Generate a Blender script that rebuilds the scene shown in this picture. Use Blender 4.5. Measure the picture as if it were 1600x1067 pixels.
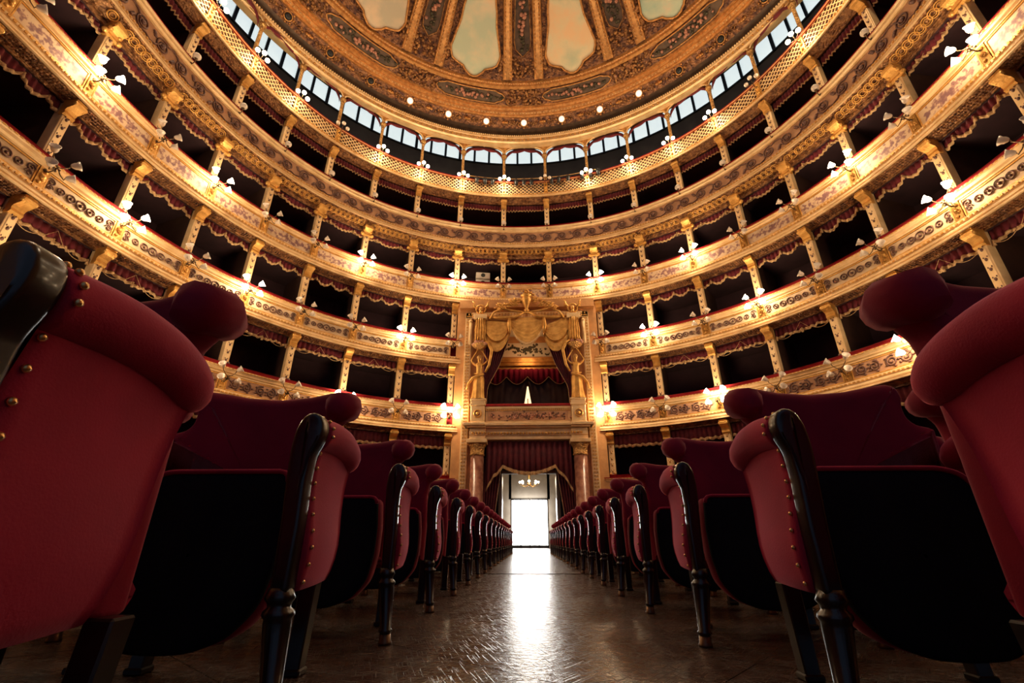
import bpy, math, random
import numpy as np
from math import sin, cos, pi, radians, sqrt, atan2
random.seed(7)
for o in list(bpy.data.objects): bpy.data.objects.remove(o)
SC = bpy.context.scene
COL = SC.collection
# ------------------------------------------------------------------ camera, world, exposure
cam_d = bpy.data.cameras.new('camera'); cam = bpy.data.objects.new('camera', cam_d); COL.objects.link(cam)
cam_d.sensor_width = 36; cam_d.lens = 711.0*36/1600; cam_d.clip_start = 0.02; cam_d.clip_end = 200
cam.location = (0, 0, .36)
PITCH = radians(23.7); YAW = math.atan(28/711*cos(PITCH))
cam.rotation_euler = (pi/2 + PITCH, 0, YAW)
SC.camera = cam
w = bpy.data.worlds.new('world'); SC.world = w; w.use_nodes = True
w.node_tree.nodes['Background'].inputs[0].default_value = (.11, .15, .24, 1)
w.node_tree.nodes['Background'].inputs[1].default_value = .55
SC.view_settings.view_transform = 'Standard'
try: SC.view_settings.look = 'None'
except Exception: pass
SC.view_settings.gamma = 1; SC.view_settings.use_curve_mapping = False
SC.view_settings.exposure = 0.28
LAMP_W = 85.0           # wall lamp cluster, watts
DAY = 11.0              # daylight at the end of the foyer
def area(name, loc, rot, sx, sy, power, col):
    d = bpy.data.lights.new(name, 'AREA'); d.shape = 'RECTANGLE'; d.size = sx; d.size_y = sy; d.energy = power; d.color = col
    o = bpy.data.objects.new(name, d); o.location = loc; o.rotation_euler = rot; COL.objects.link(o); return o
def point(name, loc, power, col, r=.12, parent=None):
    d = bpy.data.lights.get(name) or bpy.data.lights.new(name, 'POINT'); d.energy = power; d.color = col; d.shadow_soft_size = r
    o = bpy.data.objects.new(name, d); o.location = loc; COL.objects.link(o); o.parent = parent; return o
# added fill light over the stalls, out of view; no chandelier is modelled
point('overhead_fill_light', (0, 4.5, 18.0), 650, (1, .74, .46), .9)
# daylight coming in through the glazed foyer doors
area('door_daylight', (0, 27.6, 1.5), (radians(90), 0, 0), 1.8, 2.2, 90, (.93, .97, 1))

# ------------------------------------------------------------------ materials
def newmat(name):
    m = bpy.data.materials.new(name); m.use_nodes = True
    return m, m.node_tree, m.node_tree.nodes['Principled BSDF']
def N(nt, t, **k):
    n = nt.nodes.new(t)
    for a, b in k.items(): setattr(n, a, b)
    return n
def pbr(name, col, rough=.5, metal=0., noise=None, bump=None, col2=None, uv=False, sheen=None, spec=None, vor=None, coat=None):
    m, nt, b = newmat(name); L = nt.links.new
    b.inputs['Roughness'].default_value = rough; b.inputs['Metallic'].default_value = metal
    b.inputs['Base Color'].default_value = (*col, 1)
    if spec is not None: b.inputs['Specular IOR Level'].default_value = spec
    if coat: b.inputs['Coat Weight'].default_value = coat; b.inputs['Coat Roughness'].default_value = .12
    if sheen:
        b.inputs['Sheen Weight'].default_value = sheen[0]; b.inputs['Sheen Roughness'].default_value = sheen[1]
        b.inputs['Sheen Tint'].default_value = (*sheen[2], 1)
    tc = N(nt, 'ShaderNodeTexCoord'); src = tc.outputs['UV' if uv else 'Object']
    if noise:
        n = N(nt, 'ShaderNodeTexNoise'); n.inputs['Scale'].default_value = noise; n.inputs['Detail'].default_value = 4
        L(src, n.inputs['Vector'])
        cr = N(nt, 'ShaderNodeValToRGB'); cr.color_ramp.elements[0].position = .35; cr.color_ramp.elements[1].position = .65
        cr.color_ramp.elements[0].color = (*(col2 or [c*.6 for c in col]), 1); cr.color_ramp.elements[1].color = (*col, 1)
        L(n.outputs['Fac'], cr.inputs['Fac']); L(cr.outputs['Color'], b.inputs['Base Color'])
    if bump:
        if vor:
            n2 = N(nt, 'ShaderNodeTexVoronoi'); n2.inputs['Scale'].default_value = bump[0]; n2.feature = 'SMOOTH_F1'; out = n2.outputs['Distance']
        else:
            n2 = N(nt, 'ShaderNodeTexNoise'); n2.inputs['Scale'].default_value = bump[0]; n2.inputs['Detail'].default_value = 3; out = n2.outputs['Fac']
        L(src, n2.inputs['Vector'])
        bp = N(nt, 'ShaderNodeBump'); bp.inputs['Strength'].default_value = bump[1]; bp.inputs['Distance'].default_value = bump[2] if len(bump) > 2 else .02
        L(out, bp.inputs['Height']); L(bp.outputs['Normal'], b.inputs['Normal'])
    return m
def emis(name, col, strength, sample=True):
    m, nt, b = newmat(name); b.inputs['Base Color'].default_value = (*col, 1)
    b.inputs['Emission Color'].default_value = (*col, 1); b.inputs['Emission Strength'].default_value = strength
    b.inputs['Roughness'].default_value = .3
    if not sample: m.cycles.emission_sampling = 'NONE'
    return m
M = {}
M['gold'] = pbr('gilded plaster', (.80, .44, .12), .40, .6, 5, (26, .5, .02), (.56, .27, .06))
M['gold_dome'] = pbr('shaded gilded dome carving', (.52, .26, .09), .42, .5, 7, (20, .9, .04), (.20, .08, .035))  # gilding darkened in colour to imitate the dome's weaker light
M['gold_mid'] = pbr('gilded dome moulding', (.74, .37, .12), .38, .6, 7, (24, .4, .02), (.46, .20, .06))  # lighter gilding paints highlights along the dome mouldings
M['gold_relief'] = pbr('gilded carving', (.74, .42, .14), .40, .5, 9, (22, 1.0, .05), (.34, .16, .05), vor=True)
M['gold_pale'] = pbr('pale gilded moulding', (.88, .62, .33), .48, .25, 3, (30, .25, .01), (.74, .48, .22))
M['gold_shaded'] = pbr('shaded gold carving', (.36, .16, .065), .45, .45, 6, (14, 1.0, .06), (.07, .028, .024), vor=True)  # dark and orange tones paint shadow and highlight into the carving
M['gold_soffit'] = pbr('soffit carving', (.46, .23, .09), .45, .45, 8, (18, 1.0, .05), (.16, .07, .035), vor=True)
M['ivory'] = pbr('ivory painted panel', (.74, .53, .32), .55, .1, 2, (20, .2, .01), (.62, .42, .24))
M['rose_panel'] = pbr('rose painted frieze ground', (.60, .32, .17), .6, .1, 3, (20, .5, .015), (.42, .21, .11))
M['brown_panel'] = pbr('brown painted ground', (.13, .075, .04), .6, 0, 4, (16, .4, .02), (.07, .04, .025))
M['mauve'] = pbr('mauve painted ornament', (.21, .10, .07), .5, .3, 8, (30, .5, .01), (.12, .055, .045))
M['velvet'] = pbr('crimson velvet', (.42, .017, .060), .75, 0, 3.5, (260, .25, .002), (.29, .011, .040), sheen=(.8, .35, (1, .30, .42)), spec=.15)  # aisle-side velvet, colour raised to imitate the light falling on it
M['velvet_shaded'] = pbr('shaded crimson velvet', (.27, .016, .044), .8, 0, 3, (260, .2, .002), (.18, .010, .030), sheen=(.35, .3, (1, .45, .5)), spec=.12)  # same velvet darkened, shade of the stage-facing parts put into its colour
M['rail'] = pbr('red velvet rail', (.36, .018, .02), .7, 0, 5, None, (.28, .012, .016), sheen=(.4, .4, (1, .4, .4)), spec=.2)
M['pelmet'] = pbr('dark red pelmet velvet', (.17, .012, .02), .8, 0, 4, None, (.11, .008, .014), sheen=(.2, .4, (1, .4, .4)))
M['drape'] = pbr('dark crimson drapery', (.15, .012, .022), .75, 0, 4, (12, .3, .02), (.09, .008, .016), sheen=(.25, .4, (1, .4, .45)))
M['fringe'] = pbr('gold bullion fringe', (.72, .46, .22), .6, .15, 20, (60, .8, .02), (.45, .26, .11))
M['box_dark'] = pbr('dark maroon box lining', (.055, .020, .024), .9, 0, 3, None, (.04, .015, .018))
M['box_wood'] = pbr('dark box partition', (.06, .024, .014), .6, 0, 4, None, (.04, .015, .01))
M['wood'] = pbr('dark polished walnut', (.012, .007, .005), .28, 0, 14, (40, .15, .005), (.006, .004, .003), coat=.25)
M['brass'] = pbr('brass', (.80, .52, .22), .28, 1, 12, None, (.6, .36, .14))
M['bronze'] = pbr('dark bronze', (.16, .09, .045), .4, .8, 10, None, (.09, .05, .03))
M['cloth_black'] = pbr('black seat lining', (.012, .013, .016), .9, 0, 6, (120, .3, .004), (.008, .009, .012), spec=.1)
M['glass'] = pbr('unlit opal glass', (.78, .66, .54), .25, 0, 8, None, (.62, .50, .40))
M['lit'] = emis('lit opal glass', (1, .83, .60), 9, False)
M['window'] = emis('daylight pane', (.64, .74, .76), .8, False)
M['foyer_glass'] = emis('bright foyer glazing', (1, .99, .95), DAY, True)
M['marble'] = pbr('red veined marble', (.42, .19, .12), .25, 0, 4, None, (.20, .07, .05))
M['black'] = pbr('black metal', (.012, .012, .013), .4, .3, 10, None, (.02, .02, .02))
M['grey_box'] = pbr('pale grey lacquer', (.55, .46, .38), .5, 0, 8, None, (.48, .40, .33))
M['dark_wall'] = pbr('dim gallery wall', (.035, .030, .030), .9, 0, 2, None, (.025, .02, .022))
M['wall'] = pbr('warm painted wall', (.64, .31, .11), .5, .25, 3, (8, .3, .02), (.50, .23, .08))
M['foyer'] = pbr('cream foyer plaster', (.42, .34, .25), .7, 0, 2, None, (.34, .27, .2))
M['flower_pink'] = pbr('pink plaster roses', (.62, .30, .20), .6, .15, 9, (20, .6, .02), (.40, .17, .11))
M['flower_dark'] = pbr('dark green plaster leaves', (.05, .045, .028), .6, .1, 9, None, (.09, .07, .035))
def mat_sky(name, a, b, c, seed):
    m, nt, bs = newmat(name); L = nt.links.new
    tc = N(nt, 'ShaderNodeTexCoord'); mp = N(nt, 'ShaderNodeMapping'); mp.inputs['Location'].default_value = (seed*3.1, seed*1.7, 0)
    n = N(nt, 'ShaderNodeTexNoise'); n.inputs['Scale'].default_value = .55; n.inputs['Detail'].default_value = 6; n.inputs['Roughness'].default_value = .55
    cr = N(nt, 'ShaderNodeValToRGB'); e = cr.color_ramp.elements
    e[0].position = .38; e[0].color = (*a, 1); e[1].position = .52; e[1].color = (*b, 1); x = e.new(.64); x.color = (*c, 1)
    L(tc.outputs['Object'], mp.inputs[0]); L(mp.outputs[0], n.inputs[0]); L(n.outputs['Fac'], cr.inputs[0]); L(cr.outputs[0], bs.inputs['Base Color'])
    bs.inputs['Roughness'].default_value = .7
    return m
def mat_foliage():
    # painted garlands: mauve leaves on an ivory ground, denser towards the middle of each panel (uv x = -1..1)
    m, nt, b = newmat('painted garland'); L = nt.links.new
    uv = N(nt, 'ShaderNodeUVMap'); n = N(nt, 'ShaderNodeTexNoise'); n.inputs['Scale'].default_value = 9; n.inputs['Detail'].default_value = 5
    tc = N(nt, 'ShaderNodeTexCoord'); L(tc.outputs['Object'], n.inputs[0])
    sx = N(nt, 'ShaderNodeSeparateXYZ'); L(uv.outputs[0], sx.inputs[0])
    ab = N(nt, 'ShaderNodeMath', operation='ABSOLUTE'); L(sx.outputs[0], ab.inputs[0])
    mz = N(nt, 'ShaderNodeMath', operation='ABSOLUTE'); L(sx.outputs[1], mz.inputs[0])
    a1 = N(nt, 'ShaderNodeMath', operation='MULTIPLY'); a1.inputs[1].default_value = .10; L(ab.outputs[0], a1.inputs[0])
    a2 = N(nt, 'ShaderNodeMath', operation='MULTIPLY'); a2.inputs[1].default_value = .22; L(mz.outputs[0], a2.inputs[0])
    s1 = N(nt, 'ShaderNodeMath', operation='SUBTRACT'); L(n.outputs['Fac'], s1.inputs[0]); L(a1.outputs[0], s1.inputs[1])
    s2 = N(nt, 'ShaderNodeMath', operation='SUBTRACT'); L(s1.outputs[0], s2.inputs[0]); L(a2.outputs[0], s2.inputs[1])
    cr = N(nt, 'ShaderNodeValToRGB'); e = cr.color_ramp.elements
    e[0].position = .36; e[0].color = (.64, .44, .27, 1); e[1].position = .42; e[1].color = (.38, .20, .15, 1); x = e.new(.52); x.color = (.22, .10, .10, 1)
    L(s2.outputs[0], cr.inputs[0]); L(cr.outputs[0], b.inputs['Base Color']); b.inputs['Roughness'].default_value = .55
    return m
M['garland'] = mat_foliage()
def mat_floor():
    m, nt, b = newmat('scratched waxed wood'); L = nt.links.new
    tc = N(nt, 'ShaderNodeTexCoord')
    n = N(nt, 'ShaderNodeTexNoise'); n.inputs['Scale'].default_value = 9; n.inputs['Detail'].default_value = 8; L(tc.outputs['Object'], n.inputs[0])
    mp = N(nt, 'ShaderNodeMapping'); mp.inputs['Scale'].default_value = (2, 30, 1); L(tc.outputs['Object'], mp.inputs[0])
    g = N(nt, 'ShaderNodeTexNoise'); g.inputs['Scale'].default_value = 2; g.inputs['Detail'].default_value = 4; L(mp.outputs[0], g.inputs[0])
    cr = N(nt, 'ShaderNodeValToRGB'); cr.color_ramp.elements[0].position = .3; cr.color_ramp.elements[0].color = (.024, .012, .009, 1)
    cr.color_ramp.elements[1].position = .75; cr.color_ramp.elements[1].color = (.080, .037, .024, 1)
    L(g.outputs['Fac'], cr.inputs[0]); L(cr.outputs[0], b.inputs['Base Color'])
    # fine scratches running every way
    prev = None
    for k_, (an, sc_) in enumerate(((.3, (6, 160, 1)), (1.25, (8, 190, 1)), (2.2, (7, 150, 1)), (2.8, (9, 210, 1)))):
        m2 = N(nt, 'ShaderNodeMapping'); m2.inputs['Rotation'].default_value = (0, 0, an); m1 = N(nt, 'ShaderNodeMapping'); m1.inputs['Scale'].default_value = sc_
        L(tc.outputs['Object'], m2.inputs[0]); L(m2.outputs[0], m1.inputs[0])
        q = N(nt, 'ShaderNodeTexNoise'); q.inputs['Scale'].default_value = 1; q.inputs['Detail'].default_value = 2; q.inputs['Distortion'].default_value = .3; L(m1.outputs[0], q.inputs[0])
        r_ = N(nt, 'ShaderNodeMapRange'); r_.inputs[1].default_value = .60; r_.inputs[2].default_value = .72; L(q.outputs['Fac'], r_.inputs[0])
        if prev is None: prev = r_.outputs[0]
        else:
            a_ = N(nt, 'ShaderNodeMath', operation='MAXIMUM'); L(prev, a_.inputs[0]); L(r_.outputs[0], a_.inputs[1]); prev = a_.outputs[0]
    mu = N(nt, 'ShaderNodeTexNoise'); mu.inputs['Scale'].default_value = 40; mu.inputs['Detail'].default_value = 6; L(tc.outputs['Object'], mu.inputs[0])
    ad = N(nt, 'ShaderNodeMath', operation='MULTIPLY_ADD'); L(prev, ad.inputs[0]); ad.inputs[1].default_value = -.5; L(mu.outputs['Fac'], ad.inputs[2])
    rr = N(nt, 'ShaderNodeMapRange'); rr.inputs[1].default_value = 0; rr.inputs[2].default_value = 1; rr.inputs[3].default_value = .25; rr.inputs[4].default_value = .36
    L(prev, rr.inputs[0]); L(rr.outputs[0], b.inputs['Roughness'])
    bp = N(nt, 'ShaderNodeBump'); bp.inputs['Strength'].default_value = .5; bp.inputs['Distance'].default_value = .005
    L(ad.outputs[0], bp.inputs['Height']); L(bp.outputs['Normal'], b.inputs['Normal'])
    b.inputs['Specular IOR Level'].default_value = .6
    return m
M['floor'] = mat_floor()

# ------------------------------------------------------------------ plan of the horseshoe
PA, PCY, PP = 10.6, 7.4, 2.08
_t = np.linspace(-pi/2, pi/2, 4001)
_x = PA*np.sign(np.sin(_t))*np.abs(np.sin(_t))**(2/PP); _y = PCY + PA*np.abs(np.cos(_t))**(2/PP)
_x = np.r_[-PA, _x, PA]; _y = np.r_[PCY-16, _y, PCY-16]
_S = np.r_[0, np.cumsum(np.hypot(np.diff(_x), np.diff(_y)))]; _S -= np.interp(0, _x, _S)
_nx = np.gradient(_y, _S); _ny = -np.gradient(_x, _S)
_sg = np.sign(_nx*(_x) + _ny*(_y-2)); _nx *= _sg; _ny *= _sg
_ss = np.linspace(_S[0], _S[-1], 6001)
_X = np.interp(_ss, _S, _x); _Y = np.interp(_ss, _S, _y)
_NX = np.interp(_ss, _S, _nx); _NY = np.interp(_ss, _S, _ny)
k = np.ones(31)/31
_NX = np.convolve(np.pad(_NX, 15, 'edge'), k, 'valid'); _NY = np.convolve(np.pad(_NY, 15, 'edge'), k, 'valid')
_l = np.hypot(_NX, _NY); _NX /= _l; _NY /= _l
def Pv(s, o):
    return (np.interp(s, _ss, _X) + o*np.interp(s, _ss, _NX), np.interp(s, _ss, _Y) + o*np.interp(s, _ss, _NY))
def Pt(s, o=0):
    x, y = Pv(s, o); return float(x), float(y)
def rotz_in(s):
    # rotation that points local -Y towards the hall and local +X along +s
    return atan2(float(np.interp(s, _ss, _NY)), float(np.interp(s, _ss, _NX))) - pi/2
PIL = [1.05, 3.15, 5.2, 7.22, 9.2, 11.13, 13.03, 14.93, 16.83, 18.73, 20.63]

# ------------------------------------------------------------------ mesh builder
class MB:
    def __init__(s): s.v = []; s.f = []; s.n = 0; s.smooth = []
    def add(s, verts, faces, smooth=False):
        b = s.n; s.v += [tuple(map(float, q)) for q in verts]; s.n += len(verts)
        s.f += [tuple(i+b for i in f) for f in faces]; s.smooth += [smooth]*len(faces); return s
    def box(s, x0, x1, y0, y1, z0, z1):
        return s.add([(x0,y0,z0),(x1,y0,z0),(x1,y1,z0),(x0,y1,z0),(x0,y0,z1),(x1,y0,z1),(x1,y1,z1),(x0,y1,z1)],
                     [(0,3,2,1),(4,5,6,7),(0,1,5,4),(1,2,6,5),(2,3,7,6),(3,0,4,7)])
    def tube(s, path, r, n=6, flat=1., cap=True, up=(0., 1., 0.)):
        P = [np.array(p, float) for p in path]; m = len(P); R = r if hasattr(r, '__len__') else [r]*m
        V = []; up = np.array(up, float)
        for i in range(m):
            d = P[min(i+1, m-1)]-P[max(i-1, 0)]; d = d/(np.linalg.norm(d)+1e-9)
            u = up - d*d.dot(up)
            if np.linalg.norm(u) < .15: u = np.array([1., 0, 0]) - d*d[0]
            u /= np.linalg.norm(u); q = np.cross(d, u)
            for k in range(n):
                a = 2*pi*k/n; V.append(P[i] + R[i]*(cos(a)*u*flat + sin(a)*q))
        F = [(i*n+k, i*n+(k+1) % n, (i+1)*n+(k+1) % n, (i+1)*n+k) for i in range(m-1) for k in range(n)]
        if cap: F += [tuple(range(n-1, -1, -1)), tuple((m-1)*n+k for k in range(n))]
        return s.add(V, F, True)
    def lathe(s, prof, c=(0, 0, 0), n=12, axis='z', sx=1., sy=1.):
        V = []; m = len(prof)
        for r, z in prof:
            for k in range(n):
                a = 2*pi*k/n
                q = (r*cos(a)*sx, r*sin(a)*sy, z)
                if axis == 'y': q = (q[0], z, q[1])
                if axis == 'x': q = (z, q[0], q[1])
                V.append((q[0]+c[0], q[1]+c[1], q[2]+c[2]))
        F = [(i*n+k, i*n+(k+1) % n, (i+1)*n+(k+1) % n, (i+1)*n+k) for i in range(m-1) for k in range(n)]
        F += [tuple(range(n-1, -1, -1)), tuple((m-1)*n+k for k in range(n))]
        return s.add(V, F, True)
    def ball(s, c, r, n=8, m=5, sx=1., sy=1., sz=1.):
        prof = [(max(r*sin(pi*i/m), r*.02), -r*cos(pi*i/m)*sz) for i in range(m+1)]
        return s.lathe(prof, c, n, sx=sx, sy=sy)
    def extr(s, poly, x0, x1, plane='yz', smooth=False):
        # extrude a closed polygon given in plane along the remaining axis
        n = len(poly)
        def q(p, t): return {'yz': (t, p[0], p[1]), 'xz': (p[0], t, p[1]), 'xy': (p[0], p[1], t)}[plane]
        V = [q(p, x0) for p in poly] + [q(p, x1) for p in poly]
        F = [(i, (i+1) % n, n+(i+1) % n, n+i) for i in range(n)]
        s.add(V, F, smooth)
        return s.add(V, [tuple(range(n-1, -1, -1)), tuple(range(n, 2*n))], False)
    def sweep(s, prof, s0, s1, ds=.16, smooth=True):
        # prof: list of (o, z) with hard corners, swept along the plan from s0 to s1 (local x = s, y = o)
        n = max(2, int(abs(s1-s0)/ds)+1); xs = np.linspace(s0, s1, n)
        for (a, b), (c, d) in zip(prof[:-1], prof[1:]):
            V = []
            for x in xs: V += [(x, a, b), (x, c, d)]
            s.add(V, [(2*i, 2*i+2, 2*i+3, 2*i+1) for i in range(n-1)], smooth)
        return s
    def build(s, name, mat, parent=None, xf=None, soz=None, bevel=None, uvn=None, solid=None, sub=None):
        V = np.array(s.v, float).reshape(-1, 3); U = V.copy()
        if soz is not None:
            x, y = Pv(V[:, 0]+soz, V[:, 1]); V = np.column_stack([x, y, V[:, 2]])
        if xf is not None: V = xf(V)
        me = bpy.data.meshes.new(name); me.from_pydata(V.tolist(), [], s.f); me.update()
        me.polygons.foreach_set('use_smooth', s.smooth)
        uvl = me.uv_layers.new(name='UVMap'); idx = np.zeros(len(me.loops), np.int32); me.loops.foreach_get('vertex_index', idx)
        uv = U[idx][:, [0, 2]]
        if uvn: uv = (uv - np.array(uvn[0]))/np.array(uvn[1])
        uvl.data.foreach_set('uv', uv.astype(np.float32).ravel())
        for m_ in (mat if isinstance(mat, (list, tuple)) else [mat]): me.materials.append(m_)
        o = bpy.data.objects.new(name, me); COL.objects.link(o)
        if parent: o.parent = parent
        if solid: md = o.modifiers.new('solid', 'SOLIDIFY'); md.thickness = solid; md.offset = 0
        if bevel: md = o.modifiers.new('bevel', 'BEVEL'); md.width = bevel[0]; md.segments = bevel[1]; md.limit_method = 'ANGLE'; md.angle_limit = radians(40)
        if sub: md = o.modifiers.new('sub', 'SUBSURF'); md.levels = sub; md.render_levels = sub
        return o
def tag(o, label=None, cat=None, group=None, kind=None):
    if label: o['label'] = label
    if cat: o['category'] = cat
    if group: o['group'] = group
    if kind: o['kind'] = kind
    return o
def empty(name, loc=(0, 0, 0), rz=0, label=None, cat=None, group=None, kind=None):
    o = bpy.data.objects.new(name, None); COL.objects.link(o); o.location = loc; o.rotation_euler = (0, 0, rz)
    o.empty_display_size = .1
    return tag(o, label, cat, group, kind)
def dup(root, loc, rz=0, label=None, group=None, sc=None):
    def cp(o, par):
        c = o.copy(); COL.objects.link(c)
        if par: c.parent = par
        for ch in KIDS.get(o.name, []): cp(ch, c)
        return c
    r = cp(root, None); r.location = loc; r.rotation_euler = (0, 0, rz)
    if sc: r.scale = sc
    if label: r['label'] = label
    if group: r['group'] = group
    return r
KIDS = {}
def index_kids(root):
    def w_(o):
        KIDS[o.name] = [c for c in COL.objects if c.parent == o]
        for c in KIDS[o.name]: w_(c)
    w_(root)
ORD = ['zeroth', 'first', 'second', 'third', 'fourth', 'fifth', 'sixth', 'seventh', 'eighth', 'ninth', 'tenth', 'eleventh', 'twelfth', 'thirteenth', 'fourteenth', 'fifteenth', 'sixteenth', 'seventeenth', 'eighteenth', 'nineteenth', 'twentieth']
SIDE = {-1: 'left', 1: 'right'}

# ------------------------------------------------------------------ tiers
# rail = z of the rail top, f1..f0 = frieze band, lip = bottom edge of the parapet, sof = soffit z at the box front, pel = bottom of the pelmet below
T = [
 dict(n=0, name='stalls', rail=2.62, f1=2.34, f0=1.86, lip=1.56, sof=1.45, start=2.82),
 dict(n=1, name='first', rail=5.40, f1=5.06, f0=4.57, lip=4.27, sof=4.20, start=2.82),
 dict(n=2, name='second', rail=8.28, f1=7.95, f0=7.46, lip=7.14, sof=7.10, start=2.82),
 dict(n=3, name='third', rail=11.21, f1=10.92, f0=10.38, lip=10.02, sof=9.96, start=0),
 dict(n=4, name='fourth', rail=14.40, f1=14.02, f0=13.42, lip=13.12, sof=12.86, start=0),
 dict(n=5, name='top', rail=17.22, f1=17.08, f0=16.40, lip=16.12, sof=15.98, start=0),
]
SEND = 20.9
def runs(t):
    return [(-SEND, SEND)] if t['start'] == 0 else [(-SEND, -t['start']), (t['start'], SEND)]
def bays(t):
    B = []
    if t['start'] == 0: B.append((-PIL[0], PIL[0]))
    for a, b in zip(PIL[:-1], PIL[1:]):
        if t['start'] > 0 and a < t['start']: continue
        B += [(a, b), (-b, -a)]
    return B
def spiral(cx, cz, r, turns, sgn, o=0., tr=.018, n=26, a0=0.):
    return [(cx + sgn*r*(1-i/n*.88)*cos(a0+2*pi*turns*i/n), o, cz + r*(1-i/n*.88)*sin(a0+2*pi*turns*i/n)) for i in range(n+1)]
balcony = {}; BOXC = []
for t in T:
    n = t['n']
    desc = {0: 'lowest gilded box front just above the seat backs, beside the doorway', 1: 'gilded first balcony front with acanthus scroll panels, level with the royal box rail',
            2: 'gilded second balcony front with ring-pattern panels, level with the gilded statues', 3: 'gilded third balcony front with painted garlands, passing above the royal box drapery',
            4: 'gilded fourth balcony front with running spiral scrolls and single globe lamps', 5: 'top gallery front of gilded diagonal lattice with red rail'}[n]
    root = empty('balcony_front', (0, 0, 0), 0, desc, 'balcony'); balcony[n] = root
    R, f1, f0, lip, sof = t['rail'], t['f1'], t['f0'], t['lip'], t['sof']
    rail, up, lo, so = MB(), MB(), MB(), MB()
    for a, b in runs(t):
        c = (.03, R-.07); r = .075
        prof = [(c[0]+r*cos(q), c[1]+r*sin(q)) for q in np.linspace(-pi*.9, pi*.5, 9)]
        prof += [(.34, R), (.34, R-.9)]
        rail.sweep(prof, a, b)
        z = R-.13; hgt = z-f1
        up.sweep([(.0, z), (-.045, z), (-.045, z-.18*hgt), (-.015, z-.26*hgt), (.0, z-.5*hgt), (-.02, z-.56*hgt), (-.02, z-.66*hgt), (.035, z-.8*hgt), (.035, f1), (.075, f1)], a, b)
        hh = f0-lip
        lo.sweep([(.075, f0), (.03, f0), (.03, f0-.1*hh), (-.01, f0-.16*hh), (-.01, f0-.3*hh), (.01, f0-.34*hh), (.01, f0-.42*hh), (-.05, f0-.6*hh), (-.05, f0-.72*hh), (-.03, f0-.76*hh), (-.03, f0-.84*hh), (-.075, f0-.9*hh), (-.075, lip), (-.02, lip)], a, b)
        if n == 4: sp = [(-.02, lip), (.03, lip-.02), (.03, lip-.05), (.24, sof+.02), (.26, sof+.02), (.26, sof-.02), (.30, sof-.02), (.30, sof-.17), (.34, sof-.17)]; cz = sof-.17
        else: sp = [(-.02, lip), (.04, lip), (.30, sof), (.30, sof-.05), (.36, sof-.05)]; cz = sof-.05
        so.sweep(sp, a, b); BOXC.append((a, b, cz))
    if n < 5 or True: rail.build('velvet_rail', M['rail'], root, soz=0)
    up.build('upper_moulding', M['gold_pale'], root, soz=0)
    lo.build('lower_moulding', M['gold_pale'], root, soz=0)
    so.build('soffit', M['gold_soffit'] if n != 1 else M['gold_shaded'], root, soz=0)
    # rows of beads and dentils
    bd = MB()
    for a, b in runs(t):
        for s_ in np.arange(a+.05, b-.04, .115):
            hh = f0-lip
            bd.box(s_-.03, s_+.03, -.035, .03, f0-.3*hh, f0-.17*hh)
            if n in (0, 1, 2, 3): bd.box(s_-.03, s_+.03, -.062, -.01, R-.13-.14*(R-.13-f1), R-.13-.02*(R-.13-f1))
    tag(bd.build('bead_row', M['gold'], root, soz=0), kind='stuff')
    # per bay frieze panel, divider block and ornament
    for (a, b) in bays(t):
        w_ = .10
        if n in (1, 2, 3, 0):
            m = MB().sweep([(.075, f0), (.075, f1)], a+w_, b-w_)
            mt = {0: M['rose_panel'], 1: M['rose_panel'], 2: M['ivory'], 3: M['garland']}[n]
            m.build('frieze_panel', mt, root, soz=0, uvn=(((a+b)/2, (f0+f1)/2), ((b-a)/2, (f1-f0)/2)))
            fr = MB()
            zc0, zc1 = f0+.03, f1-.03
            for zz in (zc0, zc1): fr.sweep([(.075, zz-.016), (.05, zz-.016), (.05, zz+.016), (.075, zz+.016)], a+w_+.02, b-w_-.02)
            for xx in (a+w_+.03, b-w_-.03): fr.box(xx-.014, xx+.014, .045, .08, zc0, zc1)
            fr.build('panel_frame', M['gold'], root, soz=0)
        c = (a+b)/2; hz = (f0+f1)/2; L_ = b-a
        if n == 1 or n == 0:
            for sg in (-1, 1):
                for q, (dx, rr, fl) in enumerate(((.22, .15, 1), (.56, .16, -1))):
                    o = MB(); pts = spiral(c+sg*dx, hz, rr, 1.8, sg, .055, n=24, a0=pi/2*fl)
                    pts = [(x, y, hz+(z-hz)*fl) for x, y, z in pts]
                    o.tube(pts, [.026]*3+[.022]*22, 4, cap=False)
                    for j in range(5):
                        a_ = j*1.25; o.ball((c+sg*dx+cos(a_)*rr*1.12, .06, hz+sin(a_)*rr*1.05), .032, 5, 3, sx=1.5)
                    o.build('acanthus_scroll', M['mauve'], root, soz=0)
        if n == 2:
            for j in range(5):
                o = MB(); cx = c+(j-2)*.24; r0 = (.075, .09, .11, .09, .075)[j]
                ring = [(cx+r0*cos(q), .055, hz+r0*sin(q)) for q in np.linspace(0, 2*pi, 15)]
                o.tube(ring, .018, 4, cap=False); o.ball((cx, .06, hz), r0*.42, 6, 3)
                o.build('rosette_ring', M['mauve'], root, soz=0)
            for sg in (-1, 1):
                o = MB(); o.tube(spiral(c+sg*.72, hz+.06, .10, 1.4, sg, .055, n=18), .018, 4, cap=False)
                o.tube(spiral(c+sg*.72, hz-.08, .08, 1.4, -sg, .055, n=18), .016, 4, cap=False)
                o.build('corner_scroll', M['mauve'], root, soz=0)
        if n in (0, 1, 2, 3):
            for s_ in ((a, b) if (a > 0 or a == -PIL[0]) else (a,)):
                d = MB(); d.box(s_-.1, s_+.1, .03, .12, f0, f1); 
                for j in range(4): d.ball((s_+(-.03, .03)[j % 2], .03, f0+.1+(f1-f0-.2)*j/3), .045, 6, 4)
                d.ball((s_, .01, hz), .06, 8, 4)
                d.build('divider_block', M['gold'], root, soz=0)
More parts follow.
